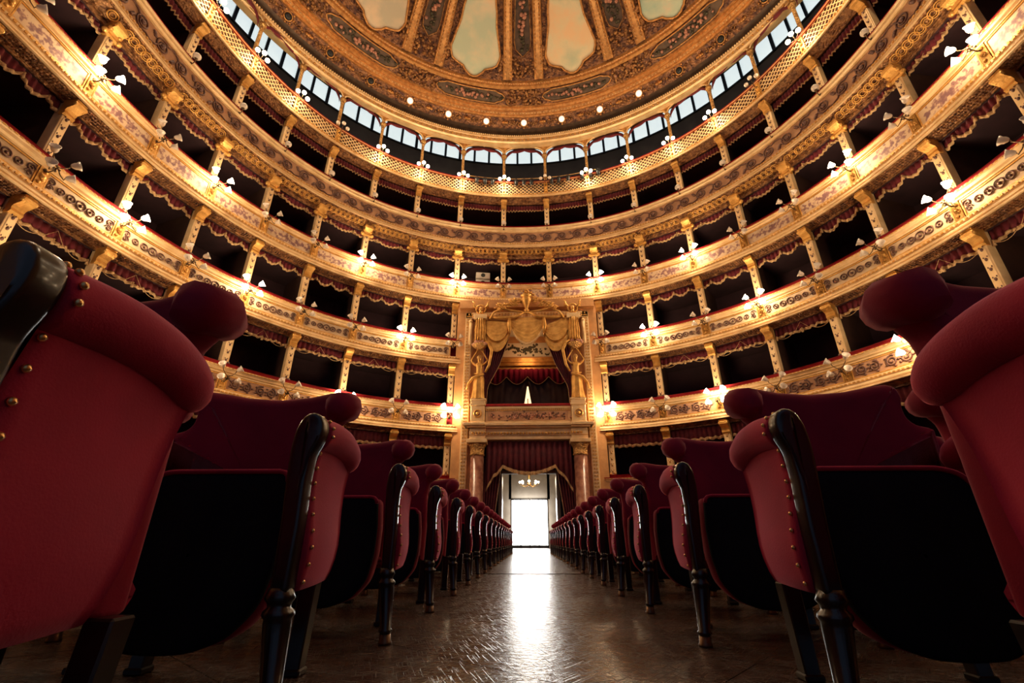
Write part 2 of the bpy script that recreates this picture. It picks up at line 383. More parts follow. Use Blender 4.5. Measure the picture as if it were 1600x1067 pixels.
    if n == 4:
        MB().sweep([(.075, f0), (.075, f1)], -SEND, SEND).build('frieze_ground', M['rose_panel'], root, soz=0)
        k_ = 0
        for s_ in np.arange(-17.85, 17.9, .70):
            o = MB(); fl = 1 if k_ % 2 else -1; hz = (f0+f1)/2
            pts = [(s_+.62, .055, hz-.0*fl), (s_+.48, .055, hz+.19*fl), (s_+.3, .055, hz+.245*fl)] + [(x, y, hz+(z-hz)*fl) for x, y, z in spiral(s_, hz, .235, 2.1, 1, .055, n=26, a0=.9)]
            o.tube(pts, .028, 4, cap=False); o.ball((s_, .05, hz), .07, 7, 4)
            for j in range(3): o.ball((s_+.36+.03*j, .06, hz-(.17-.05*j)*fl), .045, 5, 3, sx=1.5)
            o.build('spiral_scroll', M['mauve'], root, soz=0); k_ += 1
        for (a, b) in bays(t):
            for s_ in np.arange(a+.24, b-.19, .2):
                o = MB(); zc = (lip-.05+sof+.02)/2; 
                ring = [(s_+.13*cos(q), .10+.085*sin(q), zc-.03-.085*sin(q)) for q in np.linspace(0, 2*pi, 13)]
                o.tube(ring, .02, 4, cap=False)
                ring = [(s_+.075*cos(q), .10+.05*sin(q), zc-.03-.05*sin(q)) for q in np.linspace(0, 2*pi, 11)]
                o.tube(ring, .014, 4, cap=False)
                if abs(s_) < 17.2: o.build('guilloche_ring', M['gold'], root, soz=0)
    if n in (2, 3):
        # woven basket band under the lip
        bk = MB()
        for (a, b) in bays(t):
            for i, s_ in enumerate(np.arange(a+.16, b-.14, .075)):
                for j in range(3):
                    y0 = .06+.075*j
                    bk.box(s_-.03, s_+.012, y0, y0+.05, sof+(.3-y0)*(lip-sof)/.26-.03, sof+(.3-y0)*(lip-sof)/.26+.01)
        tag(bk.build('basket_weave', M['gold_shaded'], root, soz=0), kind='stuff')
    if n == 5:
        MB().sweep([(.14, f0), (.14, f1)], -SEND, SEND).build('lattice_backing', pbr('lattice backing', (.11, .045, .03), .7, 0, 4, None, (.08, .03, .02)), root, soz=0)
        for (a, b) in bays(t):
            lt = MB(); h_ = f1-f0; st = .20; w_ = .020
            x = a-h_
            while x < b:
                for dr in (1, -1):
                    p0 = [x, f0] if dr == 1 else [x+h_, f0]; p1 = [x+h_, f1] if dr == 1 else [x, f1]
                    q0, q1 = list(p0), list(p1)
                    lo_, hi_ = a+.09, b-.09
                    def clip(p, q):
                        if (p[0] < lo_ and q[0] < lo_) or (p[0] > hi_ and q[0] > hi_): return None
                        p, q = list(p), list(q)
                        for e in (p, q):
                            z_ = q if e is p else p
                            for lim in (lo_, hi_):
                                if (e[0] < lim if lim == lo_ else e[0] > lim):
                                    u = (lim-e[0])/(z_[0]-e[0]); e[1] += u*(z_[1]-e[1]); e[0] = lim
                        return p, q
                    cq = clip(q0, q1)
                    if cq:
                        p, q = cq
                        if abs(p[0]-q[0]) > .01:
                            V = [(p[0]-w_, .06, p[1]), (p[0]+w_, .06, p[1]), (q[0]+w_, .06, q[1]), (q[0]-w_, .06, q[1])]
                            V += [(v[0], .09, v[2]) for v in V]
                            lt.add(V, [(0, 1, 2, 3), (4, 7, 6, 5), (1, 5, 6, 2), (0, 3, 7, 4)])
                x += st
            tag(lt.build('lattice', M['gold_pale'], root, soz=0), kind='stuff')
            d = MB(); d.box(b-.09, b+.09, .02, .12, f0, f1)
            for j in range(3): d.ball((b, .01, f0+.12+.22*j), .05, 7, 4)
            d.build('divider_block', M['gold'], root, soz=0)

# ------------------------------------------------------------------ pillars between boxes, box interior, pelmets
def pillar(s_, z0, z1, sof, root, style):
    hw = .105; o0 = .20
    p = MB(); p.box(s_-hw, s_+hw, o0, o0+.24, z0-.3, z1); p.box(s_-hw*.72, s_+hw*.72, o0-.02, o0, z0+.08, z1-.5)
    sh = p.build('pillar_shaft', M['gold_pale'], root, soz=0, bevel=(.012, 1))
    orn = MB(); H = z1-.45-z0
    for j in range(5):
        zc = z0+.14+(H-.2)*j/4
        orn.ball((s_, o0-.02, zc), .034, 6, 4, sz=1.4)
        for sg in (-1, 1): orn.ball((s_+sg*.04, o0-.02, zc+.06), .016, 5, 3, sz=1.5)
    orn.ball((s_-.08, o0-.03, z0+.05), .06, 6, 4); orn.ball((s_+.08, o0-.03, z0+.05), .06, 6, 4)
    tag(orn.build('pillar_ornament', M['mauve'] if style != 0 else M['gold_relief'], sh, soz=0), kind='stuff')
    # console bracket carrying the balcony above
    c = MB(); top = z1+.02; wd = .13 if style != 4 else .16
    dp = .0
    poly = [(o0+.1, top-.46), (o0-.01, top-.46), (o0-.05, top-.40), (o0-.03, top-.33), (o0-.06, top-.26), (dp+.02, top-.2), (dp-.04, top-.15), (dp-.05, top-.08), (dp-.0, top-.035), (dp-.03, top), (o0+.1, top)]
    c.extr(poly, s_-wd, s_+wd)
    for sg in (-1, 1): c.lathe([(.05, -.02), (.06, 0), (.05, .02)], (s_+sg*wd, dp+.01, top-.11), 8, 'x')
    if style == 4:
        for sg in (-1, 1): c.ball((s_+sg*.2, o0-.02, top-.38), .085, 7, 5); c.ball((s_+sg*.14, o0-.06, top-.22), .07, 7, 5)
    c.build('console_bracket', M['gold'], root, soz=0)
    for_w = MB(); for_w.box(s_-.035, s_+.035, o0+.24, 2.2, z0-.9, z1-.02)
    return for_w
part = {}
for i, t in enumerate(T[:-1]):
    up = T[i+1]; z1 = up['sof']-.0; z0 = t['rail']
    if i == 3: z1 = up['sof']-.02
    walls = MB()
    for j, s0 in enumerate(PIL):
        if t['start'] > 0 and s0 < t['start']: continue
        if s0 > 19.5: continue
        for sg in (-1, 1):
            root = balcony[i]
            f = pillar(sg*s0, z0, z1, up['sof'], root, {0: 0, 1: 1, 2: 2, 3: 4, 4: 5}[i])
            walls.add(f.v, f.f)
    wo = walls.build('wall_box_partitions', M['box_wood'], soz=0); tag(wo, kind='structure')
back = MB(); flo = MB()
for i, t in enumerate(T):
    z0 = t['rail']-.95
    for a, b in runs(t):
        flo.sweep([(.34, z0), (2.2, z0)], a, b, .3)
for a, b in [(-SEND, -2.82), (2.82, SEND)]: back.sweep([(2.2, 0), (2.2, 9.2)], a, b, .3)
back.sweep([(2.2, 9.2), (2.2, 16.2)], -SEND, SEND, .3)
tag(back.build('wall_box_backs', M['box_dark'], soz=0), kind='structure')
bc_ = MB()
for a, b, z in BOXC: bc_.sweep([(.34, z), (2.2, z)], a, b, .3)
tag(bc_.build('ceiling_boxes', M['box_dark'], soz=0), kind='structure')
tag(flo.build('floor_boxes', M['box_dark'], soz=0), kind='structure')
dado = MB()
for a, b in [(-SEND, -2.82), (2.82, SEND)]: dado.sweep([(.0, 0), (.0, .25), (.06, .3), (.06, 1.2), (.0, 1.25), (.0, 1.5), (.3, 1.5)], a, b, .25)
tag(dado.build('wall_stalls_dado', M['wall'], soz=0), kind='structure')

def pelmet(name, wid, fn, top, fr_h, pleat, nsmp=60, tassels=(), cords=()):
    root = empty(name)
    n = nsmp; xs = np.linspace(-wid/2, wid/2, n+1); m = MB(); V = []
    for i, x in enumerate(xs):
        y = .018*sin(x*pleat)
        zb = fn(x)
        V += [(x, y, 0), (x, y*1.3, zb*.5), (x, y*1.6, zb)]
    F = [(3*i+j, 3*i+3+j, 3*i+4+j, 3*i+1+j) for i in range(n) for j in range(2)]
    m.add(V, F, True).build('cloth', M['pelmet'], root, solid=.012)
    g = MB(); V = []
    for i, x in enumerate(xs):
        zb = fn(x); y = .018*sin(x*pleat)*1.6
        V += [(x, y-.02, zb+.03), (x, y-.035, zb), (x, y-.02, zb-fr_h), (x, y+.01, zb-fr_h)]
    F = [(4*i+j, 4*i+4+j, 4*i+5+j, 4*i+1+j) for i in range(n) for j in range(3)]
    g.add(V, F, True).build('fringe', M['fringe'], root)
    for tx in tassels:
        q = MB(); zt = fn(tx); q.lathe([(.012, .06), (.03, .04), (.018, .01), (.03, -.02), (.04, -.1)], (tx, -.05, zt-.03), 7)
        q.build('tassel', M['fringe'], root)
    for cd in cords:
        q = MB(); q.tube([(x, -.055, z) for x, z in cd], .008, 4); q.build('cord', M['fringe'], root)
    return root
def sw(c, w, d, x): return d*(1-((x-c)/w)**2)
def f_t4(x): return -.30-.028*(1+cos(x*2*pi/.155)) 
def f_t3(x):   # one wide swag flanked by two short ones
    a = abs(x)
    if a < .52: return -.14-.17*(1-(x/.52)**2)-.01*cos(x*40)
    return -.14-.10*(1-((a-.52-.42)/.42)**2)*1.2
def f_t2(x):   # two swags and two half swags
    a = abs(x)
    if a < .60: return -.13-.20*(1-((a-.30)/.30)**2)
    return -.13-.16*(1-((a-.93)/.33)**2)
def f_t1(x): return -.30-.035*abs(sin(x*pi/.30))+.06*max(0, 1-abs(abs(x)-.5)/.1)
def f_t0(x): return -.42-.02*cos(x*26)
def arc_cord(x0, x1, z0, d, n=8): return [(x0+(x1-x0)*i/n, z0-d*4*(i/n)*(1-i/n)) for i in range(n+1)]
WP = 1.80
PEL = {
 4: pelmet('box_pelmet', WP, f_t4, 0, .03, 48, 110),
 3: pelmet('box_pelmet', WP, f_t3, 0, .05, 40, 60, (-.52, .52), (arc_cord(-.8, -.28, -.18, .14), arc_cord(.28, .8, -.18, .14))),
 2: pelmet('box_pelmet', WP, f_t2, 0, .06, 42, 60, (-.6, 0, .6)),
 1: pelmet('box_pelmet', WP, f_t1, 0, .05, 36, 60, (-.88, 0, .88), (arc_cord(-.88, -.3, -.34, .12), arc_cord(.88, .3, -.34, .12), [(-.25, -.36), (0, -.06), (.25, -.36)])),
 0: pelmet('box_pelmet', WP, f_t0, 0, .07, 38, 80),
}
pdesc = {0: 'pleated dark red pelmet with flat gold fringe, stalls-level box', 1: 'red pelmet with gold fringe and hanging cords, first-tier box', 2: 'red pelmet with tasselled swags, second-tier box',
         3: 'red pelmet with one wide gold swag, third-tier box', 4: 'red pelmet with zigzag gold fringe, fourth-tier box'}
def bay_word(a, b):
    c = (a+b)/2
    if abs(c) < .1: return 'straight above the royal box'
    k_ = min(range(len(PIL)-1), key=lambda q: abs((PIL[q]+PIL[q+1])/2-abs(c)))
    return None, k_, int(np.sign(c))
for i in range(5):
    proto = PEL[i]; index_kids(proto); first = True
    for (a, b) in bays(T[i]):
        if abs(a+b)/2 > 18.2: continue
        wd = bay_word(a, b)
        if isinstance(wd, str): suf = wd
        else:
            k_ = wd[1] if i >= 3 else wd[1]
            suf = f'{ORD[k_]} {SIDE[wd[2]]} of the {"middle bay" if i >= 3 else "royal box"}'
        c = (a+b)/2; x, y = Pt(c, .40); zt = T[i+1]['sof']-(.15 if i == 3 else .04)
        lab = f'{pdesc[i]}, {suf}'
        if first: o = proto; first = False
        else: o = dup(proto, (0, 0, 0))
        o.location = (x, y, zt); o.rotation_euler = (0, 0, rotz_in(c)); o.scale = ((abs(b-a)-.2)/WP, 1, 1)
        tag(o, lab, 'pelmet', f'pelmets of the {T[i]["name"]} tier boxes')

# ------------------------------------------------------------------ gallery arcade, cornice, dome
DC = 6.1
def dome_pt(th, r, z): return (r*sin(th), DC+r*cos(th), z)
def cth(s_):
    x, y = Pt(s_, .35); return atan2(x, y-DC)
arc = empty('gallery_arcade', label='gilded arcade of slim columns and shallow arches around the top gallery', cat='arcade')
ZS, ZC, RC = 19.28, 20.10, 12.25
def wallpt(s_, z):
    x, y = Pt(s_, .35); th = atan2(x, y-DC); u = min(1, max(0, (z-ZS)/(ZC-ZS)))
    cx, cy = RC*sin(th), DC+RC*cos(th); u = u*u
    return (x+(cx-x)*u, y+(cy-y)*u, z)
PA_ = [p for p in PIL if p < 19]
SP = sorted([-p for p in PA_]+PA_)
for s_ in SP:
    x, y = Pt(s_, .35)
    c = MB(); c.lathe([(.10, 17.1), (.10, 17.3), (.075, 17.34), (.07, 18.93), (.085, 18.95), (.075, 18.99), (.12, 19.13), (.14, 19.15), (.14, 19.28)], (x, y, 0), 10)
    c.build('slim_column', M['gold_relief'], arc)
for a, b in zip(SP[:-1], SP[1:]):
    n = 16; m = MB(); V = []; mold = []
    for i in range(n+1):
        u = -1+2*i/n; s_ = (a+b)/2+u*((b-a)/2-.0)
        zb = ZS+.02+.56*sqrt(max(0, 1-(abs(u)**2.2)))
        for j in range(5): V.append(wallpt(s_, zb+(ZC+.05-zb)*j/4))
        q = wallpt(s_, zb+.02); 
        nx = float(np.interp(s_, _ss, _NX)); ny = float(np.interp(s_, _ss, _NY))
        mold.append((q[0]-nx*.03, q[1]-ny*.03, q[2]))
    m.add(V, [(5*i+j, 5*i+5+j, 5*i+6+j, 5*i+1+j) for i in range(n) for j in range(4)], True)
    w_ = m.build('arch_spandrel', M['gold_relief'], arc, solid=.08)
    MB().tube(mold, .035, 6).build('arch_moulding', M['gold_pale'], w_)
    MB().ball(mold[n//2], .08, 8, 5).build('keystone', M['gold_pale'], w_)
    V = []; mo2 = [(q[0], q[1], q[2]+.13-.0*i) for i, q in enumerate(mold)]
    # scalloped velvet under the arch
    m = MB(); V = []; nn = 40
    for i in range(nn+1):
        u = -1+2*i/nn; s_ = (a+b)/2+u*((b-a)/2-.1); x, y = Pt(s_, .5)
        zt = ZS+.05+.56*sqrt(max(0, 1-(abs(u)**2.2))); d = .12+.10*abs(sin(u*pi*1.5))
        V += [(x, y, zt+.05), (x, y, zt-d)]
    m.add(V, [(2*i, 2*i+2, 2*i+3, 2*i+1) for i in range(nn)], True)
    m.build('velvet_scallop', M['pelmet'], w_, solid=.02)
def ring(prof, th0, th1, step=radians(1.0)):
    n = int((th1-th0)/step)+1; m = MB(); ths = np.linspace(th0, th1, n)
    for (r0, z0), (r1, z1) in zip(prof[:-1], prof[1:]):
        V = []
        for th in ths: V += [dome_pt(th, r0, z0), dome_pt(th, r1, z1)]
        m.add(V, [(2*i, 2*i+2, 2*i+3, 2*i+1) for i in range(n-1)], True)
    return m
cor = empty('cornice_ring', label='bright gilded cornice ring with egg beads between arcade and dome', cat='cornice')
FULL = (-pi, pi)
ring([(12.4, 20.05), (12.2, 19.78), (11.86, 19.68), (11.86, 19.76), (11.78, 19.80), (11.78, 19.86), (11.84, 19.88), (11.84, 20.02), (11.74, 20.04), (11.74, 20.14), (11.82, 20.20), (12.4, 20.22)], *FULL).build('cornice_moulding', M['gold_pale'], cor)
eb = MB()
for th in np.arange(-1.9, 1.9, .0088): eb.ball(dome_pt(th, 11.74, 20.17), .05, 5, 3)
tag(eb.build('egg_beads', M['gold_pale'], cor), kind='stuff')
db = MB()
for th in np.arange(-1.9, 1.9, .019):
    db.ball(dome_pt(th, 11.80, 19.95), .055, 5, 3)
tag(db.build('dentil_row', M['gold'], cor), kind='stuff')

dome = empty('ceiling_dome', label='painted dome', kind='structure'); del dome['label']
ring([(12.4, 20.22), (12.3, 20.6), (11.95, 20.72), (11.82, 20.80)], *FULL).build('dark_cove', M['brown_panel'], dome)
ring([(11.82, 20.80), (11.62, 20.96), (11.38, 21.08)], *FULL).build('rosette_band', M['gold_shaded'], dome)
ring([(11.38, 21.08), (11.30, 21.04), (11.26, 21.12), (11.20, 21.10), (11.10, 21.22), (11.02, 21.18), (10.96, 21.30), (10.88, 21.27), (10.84, 21.36)], *FULL).build('double_moulding', M['gold_mid'], dome)
ring([(10.84, 21.36), (10.55, 21.52), (10.20, 21.70)], *FULL).build('cartouche_band', M['gold_shaded'], dome)
ring([(10.20, 21.70), (10.14, 21.64), (10.02, 21.70), (9.98, 21.80), (9.90, 21.80), (9.86, 21.92)], *FULL).build('inner_moulding', M['gold_mid'], dome)
dr = np.array([9.86, 9.5, 9.0, 8.4, 7.6, 6.5, 5.0, 3.4, 1.6, .05]); dz = np.array([21.92, 22.25, 22.75, 23.35, 24.12, 25.0, 25.85, 26.4, 26.75, 26.85])
def DZ(r): return float(np.interp(r, dr[::-1], dz[::-1]))
rr_ = np.linspace(9.86, .05, 30)
dm = MB(); ths = np.linspace(-pi, pi, 181); V = [dome_pt(t_, r_, DZ(r_)) for r_ in rr_ for t_ in ths]
dm.add(V, [(i*181+j, i*181+j+1, (i+1)*181+j+1, (i+1)*181+j) for i in range(29) for j in range(180)], True)
dm.build('dome_shell', M['gold_shaded'], dome)
# beads on the mouldings
bm = MB()
for th in np.arange(-1.5, 1.5, .012):
    bm.ball(dome_pt(th, 9.94, 21.78), .035, 4, 3)
for th in np.arange(-1.5, 1.5, .014):
    bm.ball(dome_pt(th, 11.14, 21.12), .035, 4, 3)
tag(bm.build('dome_beads', M['gold_pale'], dome), kind='stuff')
def inner(th, r, off=.08):
    # point slightly inside the dome shell
    return dome_pt(th, r-off*.6, DZ(r)-off*.8)
def lat(th, x, r): return th + math.asin(max(-1, min(1, x/r)))
skies = [mat_sky('painted sky pale', (.58, .66, .48), (.80, .72, .50), (.90, .64, .40), 1), mat_sky('painted sky green', (.38, .56, .44), (.60, .66, .48), (.85, .60, .42), 2),
         mat_sky('painted sky golden', (.58, .62, .42), (.84, .72, .46), (.92, .64, .36), 3), mat_sky('painted sky warm', (.58, .52, .38), (.80, .62, .42), (.84, .52, .32), 4)]
def pw(r):
    # petal half width
    base = r*radians(15)-1.26
    if r > 8.5: base *= 1+.10*min(1, (r-8.5)/.4)
    return max(.1, base)
def petal_outline():
    P = []
    rs = np.linspace(4.6, 9.1, 22)
    right = [(pw(r)*(1+.02*sin(r*9)), r) for r in rs]
    w8 = right[-1][0]
    low = [(w8*.98, 9.25), (w8*.90, 9.42), (w8*.76, 9.49), (w8*.62, 9.53), (w8*.44, 9.58), (w8*.34, 9.70), (w8*.15, 9.82), (0, 9.85)]
    R_ = right+low
    return R_
PO = petal_outline()
k_ = 0
for i in range(12):
    thc = radians(15+30*i)
    if cos(thc) < -.1: continue
    m = MB(); V = []; nw = 8
    for (x, r) in PO:
        for j in range(nw+1): 
            u = -1+2*j/nw; V.append(inner(lat(thc, x*u, r), r, .14))
    m.add(V, [(a*(nw+1)+j, a*(nw+1)+j+1, (a+1)*(nw+1)+j+1, (a+1)*(nw+1)+j) for a in range(len(PO)-1) for j in range(nw)], True)
    deg = round(math.degrees(thc)) % 360
    mt = {345: skies[0], 15: skies[2], 45: skies[1], 315: skies[3]}.get(deg, skies[k_ % 4]); k_ += 1
    pm = m.build('painted_petal', mt, dome)
    fr = [inner(lat(thc, x, r), r, .16) for x, r in PO] + [inner(lat(thc, -x, r), r, .16) for x, r in PO[::-1][1:]]
    MB().tube(fr, .05, 6).build('petal_frame', M['gold_mid'], pm)
    cl = MB()
    rnd = random.Random(i)
    for _ in range(46):
        r = 9.55-abs(rnd.gauss(0, .35)); x = pw(min(r, 9.2))*(1.0+.22*rnd.random())*rnd.choice((-1, 1)) if rnd.random() < .5 else rnd.uniform(-1, 1)*1.45
        if abs(x) < pw(min(r, 9.1)) and r < 9.9: x = (pw(min(r, 9.1))+.1)*(1 if x > 0 else -1)
        cl.ball(inner(lat(thc, x, r), r, .06), rnd.uniform(.06, .12), 6, 4)
    tag(cl.build('carved_foliage', M['gold_dome'], dome), kind='stuff')
# small painted figure and dark tree in two petals
fg = MB(); th = radians(-18); 
for dx, dr_, s_ in ((0, 0, .16), (.12, -.22, .12), (-.14, .16, .10), (.26, .1, .08), (.3, .3, .07), (.1, .35, .07)): fg.ball(inner(lat(th, dx, 7.2+dr_), 7.2+dr_, .07), s_, 7, 4, sz=.4)
tag(fg.build('painted_cherub', pbr('painted flesh', (.55, .27, .15), .7, 0, 6, None, (.45, .2, .1)), dome))
tr = MB()
for _ in range(40): 
    r = random.uniform(7.2, 8.3); tr.ball(inner(lat(radians(-49), random.uniform(-.5, .4), r), r, .06), random.uniform(.12, .22), 6, 4, sz=.3)
tag(tr.build('painted_tree', pbr('painted green tree', (.09, .11, .03), .8, 0, 5, None, (.04, .05, .02)), dome), kind='stuff')
# spokes: two ribs each side of a dark flower panel
for i in range(12):
    thc = radians(30*i)
    if cos(thc) < -.1: continue
    for sg in (-1, 1):
        m = MB(); rs = np.linspace(9.84, 3.2, 24); V = []
        for r in rs:
            xw = .80*(.42+.58*r/9.84)
            for dx, of in ((-.25, .03), (-.22, .14), (-.16, .12), (-.09, .16), (.09, .16), (.16, .12), (.22, .14), (.25, .03)):
                V.append(inner(lat(thc, sg*xw+dx*(.5+.5*r/9.84), r), r, of))
        m.add(V, [(a*8+j, a*8+j+1, (a+1)*8+j+1, (a+1)*8+j) for a in range(23) for j in range(7)], False)
        rib = m.build('dome_rib', M['gold_mid'], dome)
        bb = MB()
        for r in np.arange(5.2, 9.8, .11):
            xw = .80*(.42+.58*r/9.84)
            for dx in (-.125, .125): bb.ball(inner(lat(thc, sg*xw+dx*(.5+.5*r/9.84), r), r, .17), .032, 4, 3)
        tag(bb.build('rib_beads', M['gold_pale'], rib), kind='stuff')
    m = MB(); V = []; rs = np.linspace(9.1, 5.2, 20)
    def hw_(r): 
        u = (r-5.2)/3.9; return (.18+.26*u)*min(1, (1-abs(2*u-1)**8)**.5+.05)
    for r in rs:
        for j in range(5): V.append(inner(lat(thc, hw_(r)*(-1+j/2), r), r, .05))
    m.add(V, [(a*5+j, a*5+j+1, (a+1)*5+j+1, (a+1)*5+j) for a in range(19) for j in range(4)], True)
    pn = m.build('spoke_panel', M['brown_panel'], dome)
    fr = [inner(lat(thc, hw_(r), r), r, .08) for r in rs]+[inner(lat(thc, -hw_(r), r), r, .08) for r in rs[::-1]]; fr.append(fr[0])
    MB().tube(fr, .03, 5).build('panel_frame', M['gold_dome'], pn)
    rnd = random.Random(50+i); fl, lf = MB(), MB()
    for _ in range(16): r = rnd.gauss(7.9, .35); fl.ball(inner(lat(thc, rnd.gauss(0, .10), r), r, .12), rnd.uniform(.06, .11), 6, 4)
    for _ in range(60): r = rnd.gauss(7.8, .75); r = min(8.9, max(5.6, r)); lf.ball(inner(lat(thc, rnd.gauss(0, .12), r), r, .09), rnd.uniform(.05, .10), 5, 3)
    tag(fl.build('rose_cluster', M['flower_pink'], pn), kind='stuff'); tag(lf.build('leaf_cluster', M['flower_dark'], pn), kind='stuff')
    ca = MB()
    for _ in range(40): r = rnd.uniform(9.15, 9.75); ca.ball(inner(lat(thc, rnd.uniform(-.62, .62), r), r, .07), rnd.uniform(.05, .1), 5, 4)
    tag(ca.build('carved_foliage', M['gold_dome'], dome), kind='stuff')
# long cartouches in the lower band, with carved knots between
def bandpt(th, v, off=0): # v 0..1 from outer (10.84,21.36) to inner (10.2,21.7)
    return dome_pt(th, 10.84-.64*v-off*.5, 21.36+.34*v-off*.85)
for i in range(12):
    thc = radians(15+30*i)
    if cos(thc) < -.2: continue
    m = MB(); V = []; nn = 30; hwid = radians(9.6); P_ = []
    for a in range(nn+1):
        u = -1+2*a/nn; hv = .40*min(1, (1-abs(u)**6)**.5+.12)*(1-.28*min(1, max(0, (abs(u)-.72)/.1)))
        for j in range(4): V.append(bandpt(thc+hwid*u, .5+hv*(-1+2*j/3), .04))
        P_.append((u, hv))
    m.add(V, [(a*4+j, a*4+j+1, (a+1)*4+j+1, (a+1)*4+j) for a in range(nn) for j in range(3)], True)
    pn = m.build('band_cartouche', M['brown_panel'], dome)
    fr = [bandpt(thc+hwid*u, .5+hv, .07) for u, hv in P_]+[bandpt(thc+hwid*u, .5-hv, .07) for u, hv in P_[::-1]]; fr.append(fr[0])
    MB().tube(fr, .035, 5).build('cartouche_frame', M['gold_mid'], pn)
    rnd = random.Random(90+i); fl, lf = MB(), MB()
    for _ in range(26): fl.ball(bandpt(thc+rnd.gauss(0, .06), rnd.gauss(.5, .10), .10), rnd.uniform(.05, .09), 6, 4)
    for _ in range(60): lf.ball(bandpt(thc+rnd.gauss(0, .075), rnd.gauss(.5, .13), .07), rnd.uniform(.04, .08), 5, 3)
    tag(fl.build('rose_cluster', M['flower_pink'], pn), kind='stuff'); tag(lf.build('leaf_cluster', M['flower_dark'], pn), kind='stuff')
    ca = MB()
    for _ in range(110): ca.ball(bandpt(thc+radians(15)+rnd.uniform(-.085, .085), rnd.random(), .06), rnd.uniform(.04, .09), 5, 4)
    tag(ca.build('carved_knot', M['gold_dome'], dome), kind='stuff')
# round lamps and rosettes in the outer band
lampm = emis('pale ceiling lamp glass', (.80, .80, .70), .75, False)
lw = MB().lathe([(.06, 0), (.10, -.03), (.125, 0)], (0, 0, 0), 14)
for i in range(-8, 9):
    th = radians(10*i); q = dome_pt(th, 11.56, 20.92)
    side = '' if i == 0 else f', {ORD[abs(i)]} {SIDE[int(np.sign(i))]} of the middle one'
    r = empty('dome_lamp', q, -th, (f'round {"white glass" if abs(i) < 4 else "dark glass"} lamp in the ring under the dome' + (side or ', the middle one')), 'lamp', 'round lamps in the dome ring')
    def tilt(V, a=radians(-48)): 
        x, y, z = V.T; return np.column_stack([x, y*cos(a)-z*sin(a), y*sin(a)+z*cos(a)])
    MB().ball((0, 0, -.02), .15, 14, 8, sz=.55).build('glass', lampm if abs(i) < 4 else M['black'], r, xf=tilt)  # side lamps coloured black to imitate how they darken at their angle
    g = MB(); g.tube([(.17*cos(a), .17*sin(a), 0) for a in np.linspace(0, 2*pi, 17)], .03, 6, cap=False)
    for a in np.linspace(0, 2*pi, 8, endpoint=False): g.ball((.26*cos(a), .26*sin(a), 0), .05, 6, 4)
    g.build('gilded_collar', M['gold_mid'], r, xf=tilt)
for i in range(-8, 9):
    th = radians(10*i+5); g = MB(); c = dome_pt(th, 11.56, 20.93)
    for a in np.linspace(0, 2*pi, 8, endpoint=False): g.ball((c[0]+.12*cos(a)*cos(th), c[1]+.12*sin(a)*.7-.12*cos(a)*sin(th), c[2]+.12*sin(a)*.7), .07, 6, 4)
    g.ball(c, .1, 8, 5); 
    g.build('rosette', M['gold_mid'], dome)
    g = MB(); rnd = random.Random(i+200)
    for _ in range(26):
        d = rnd.uniform(.022, .065)*rnd.choice((-1, 1)); v = rnd.uniform(-.12, .12)
        g.ball(dome_pt(th+d, 11.58-v*.7, 20.92+v*.5), rnd.uniform(.03, .06), 5, 4)
    tag(g.build('carved_leaves', M['gold_dome'], dome), kind='stuff')

# gallery interior behind the arcade: back wall with a band of daylight windows
gal = MB(); gal.sweep([(2.6, 16.3), (2.6, 20.85)], -SEND, SEND, .3)
gal.sweep([(2.6, 22.1), (2.6, 23.5), (.9, 23.5)], -SEND, SEND, .3)
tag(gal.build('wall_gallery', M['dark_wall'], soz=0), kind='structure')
tag(MB().sweep([(.34, 16.30), (2.6, 16.30)], -SEND, SEND, .3).build('floor_gallery', M['dark_wall'], soz=0), kind='structure')
allb = [(SP[i], SP[i+1]) for i in range(len(SP)-1)]
wk = 0
for a, b in allb:
    wk += 1; L_ = b-a
    wn = empty(f'window_{wk}', kind='structure')
    fr = MB(); fr.box(a-.06, a+.06, 2.5, 2.64, 20.82, 22.12); fr.sweep([(2.6, 20.82), (2.52, 20.82), (2.52, 20.90), (2.6, 20.90)], a, b); fr.sweep([(2.6, 22.02), (2.52, 22.02), (2.52, 22.12), (2.6, 22.12)], a, b)
    for j in (1, 2): fr.box(a+L_*j/3-.05, a+L_*j/3+.05, 2.5, 2.64, 20.82, 22.12)
    fr.build('window_frame', M['black'], wn, soz=0)
    for j in range(3):
        MB().box(a+L_*j/3+.03, a+L_*(j+1)/3-.03, 2.56, 2.6, 20.90, 22.05).build('pane', M['window'], wn, soz=0)

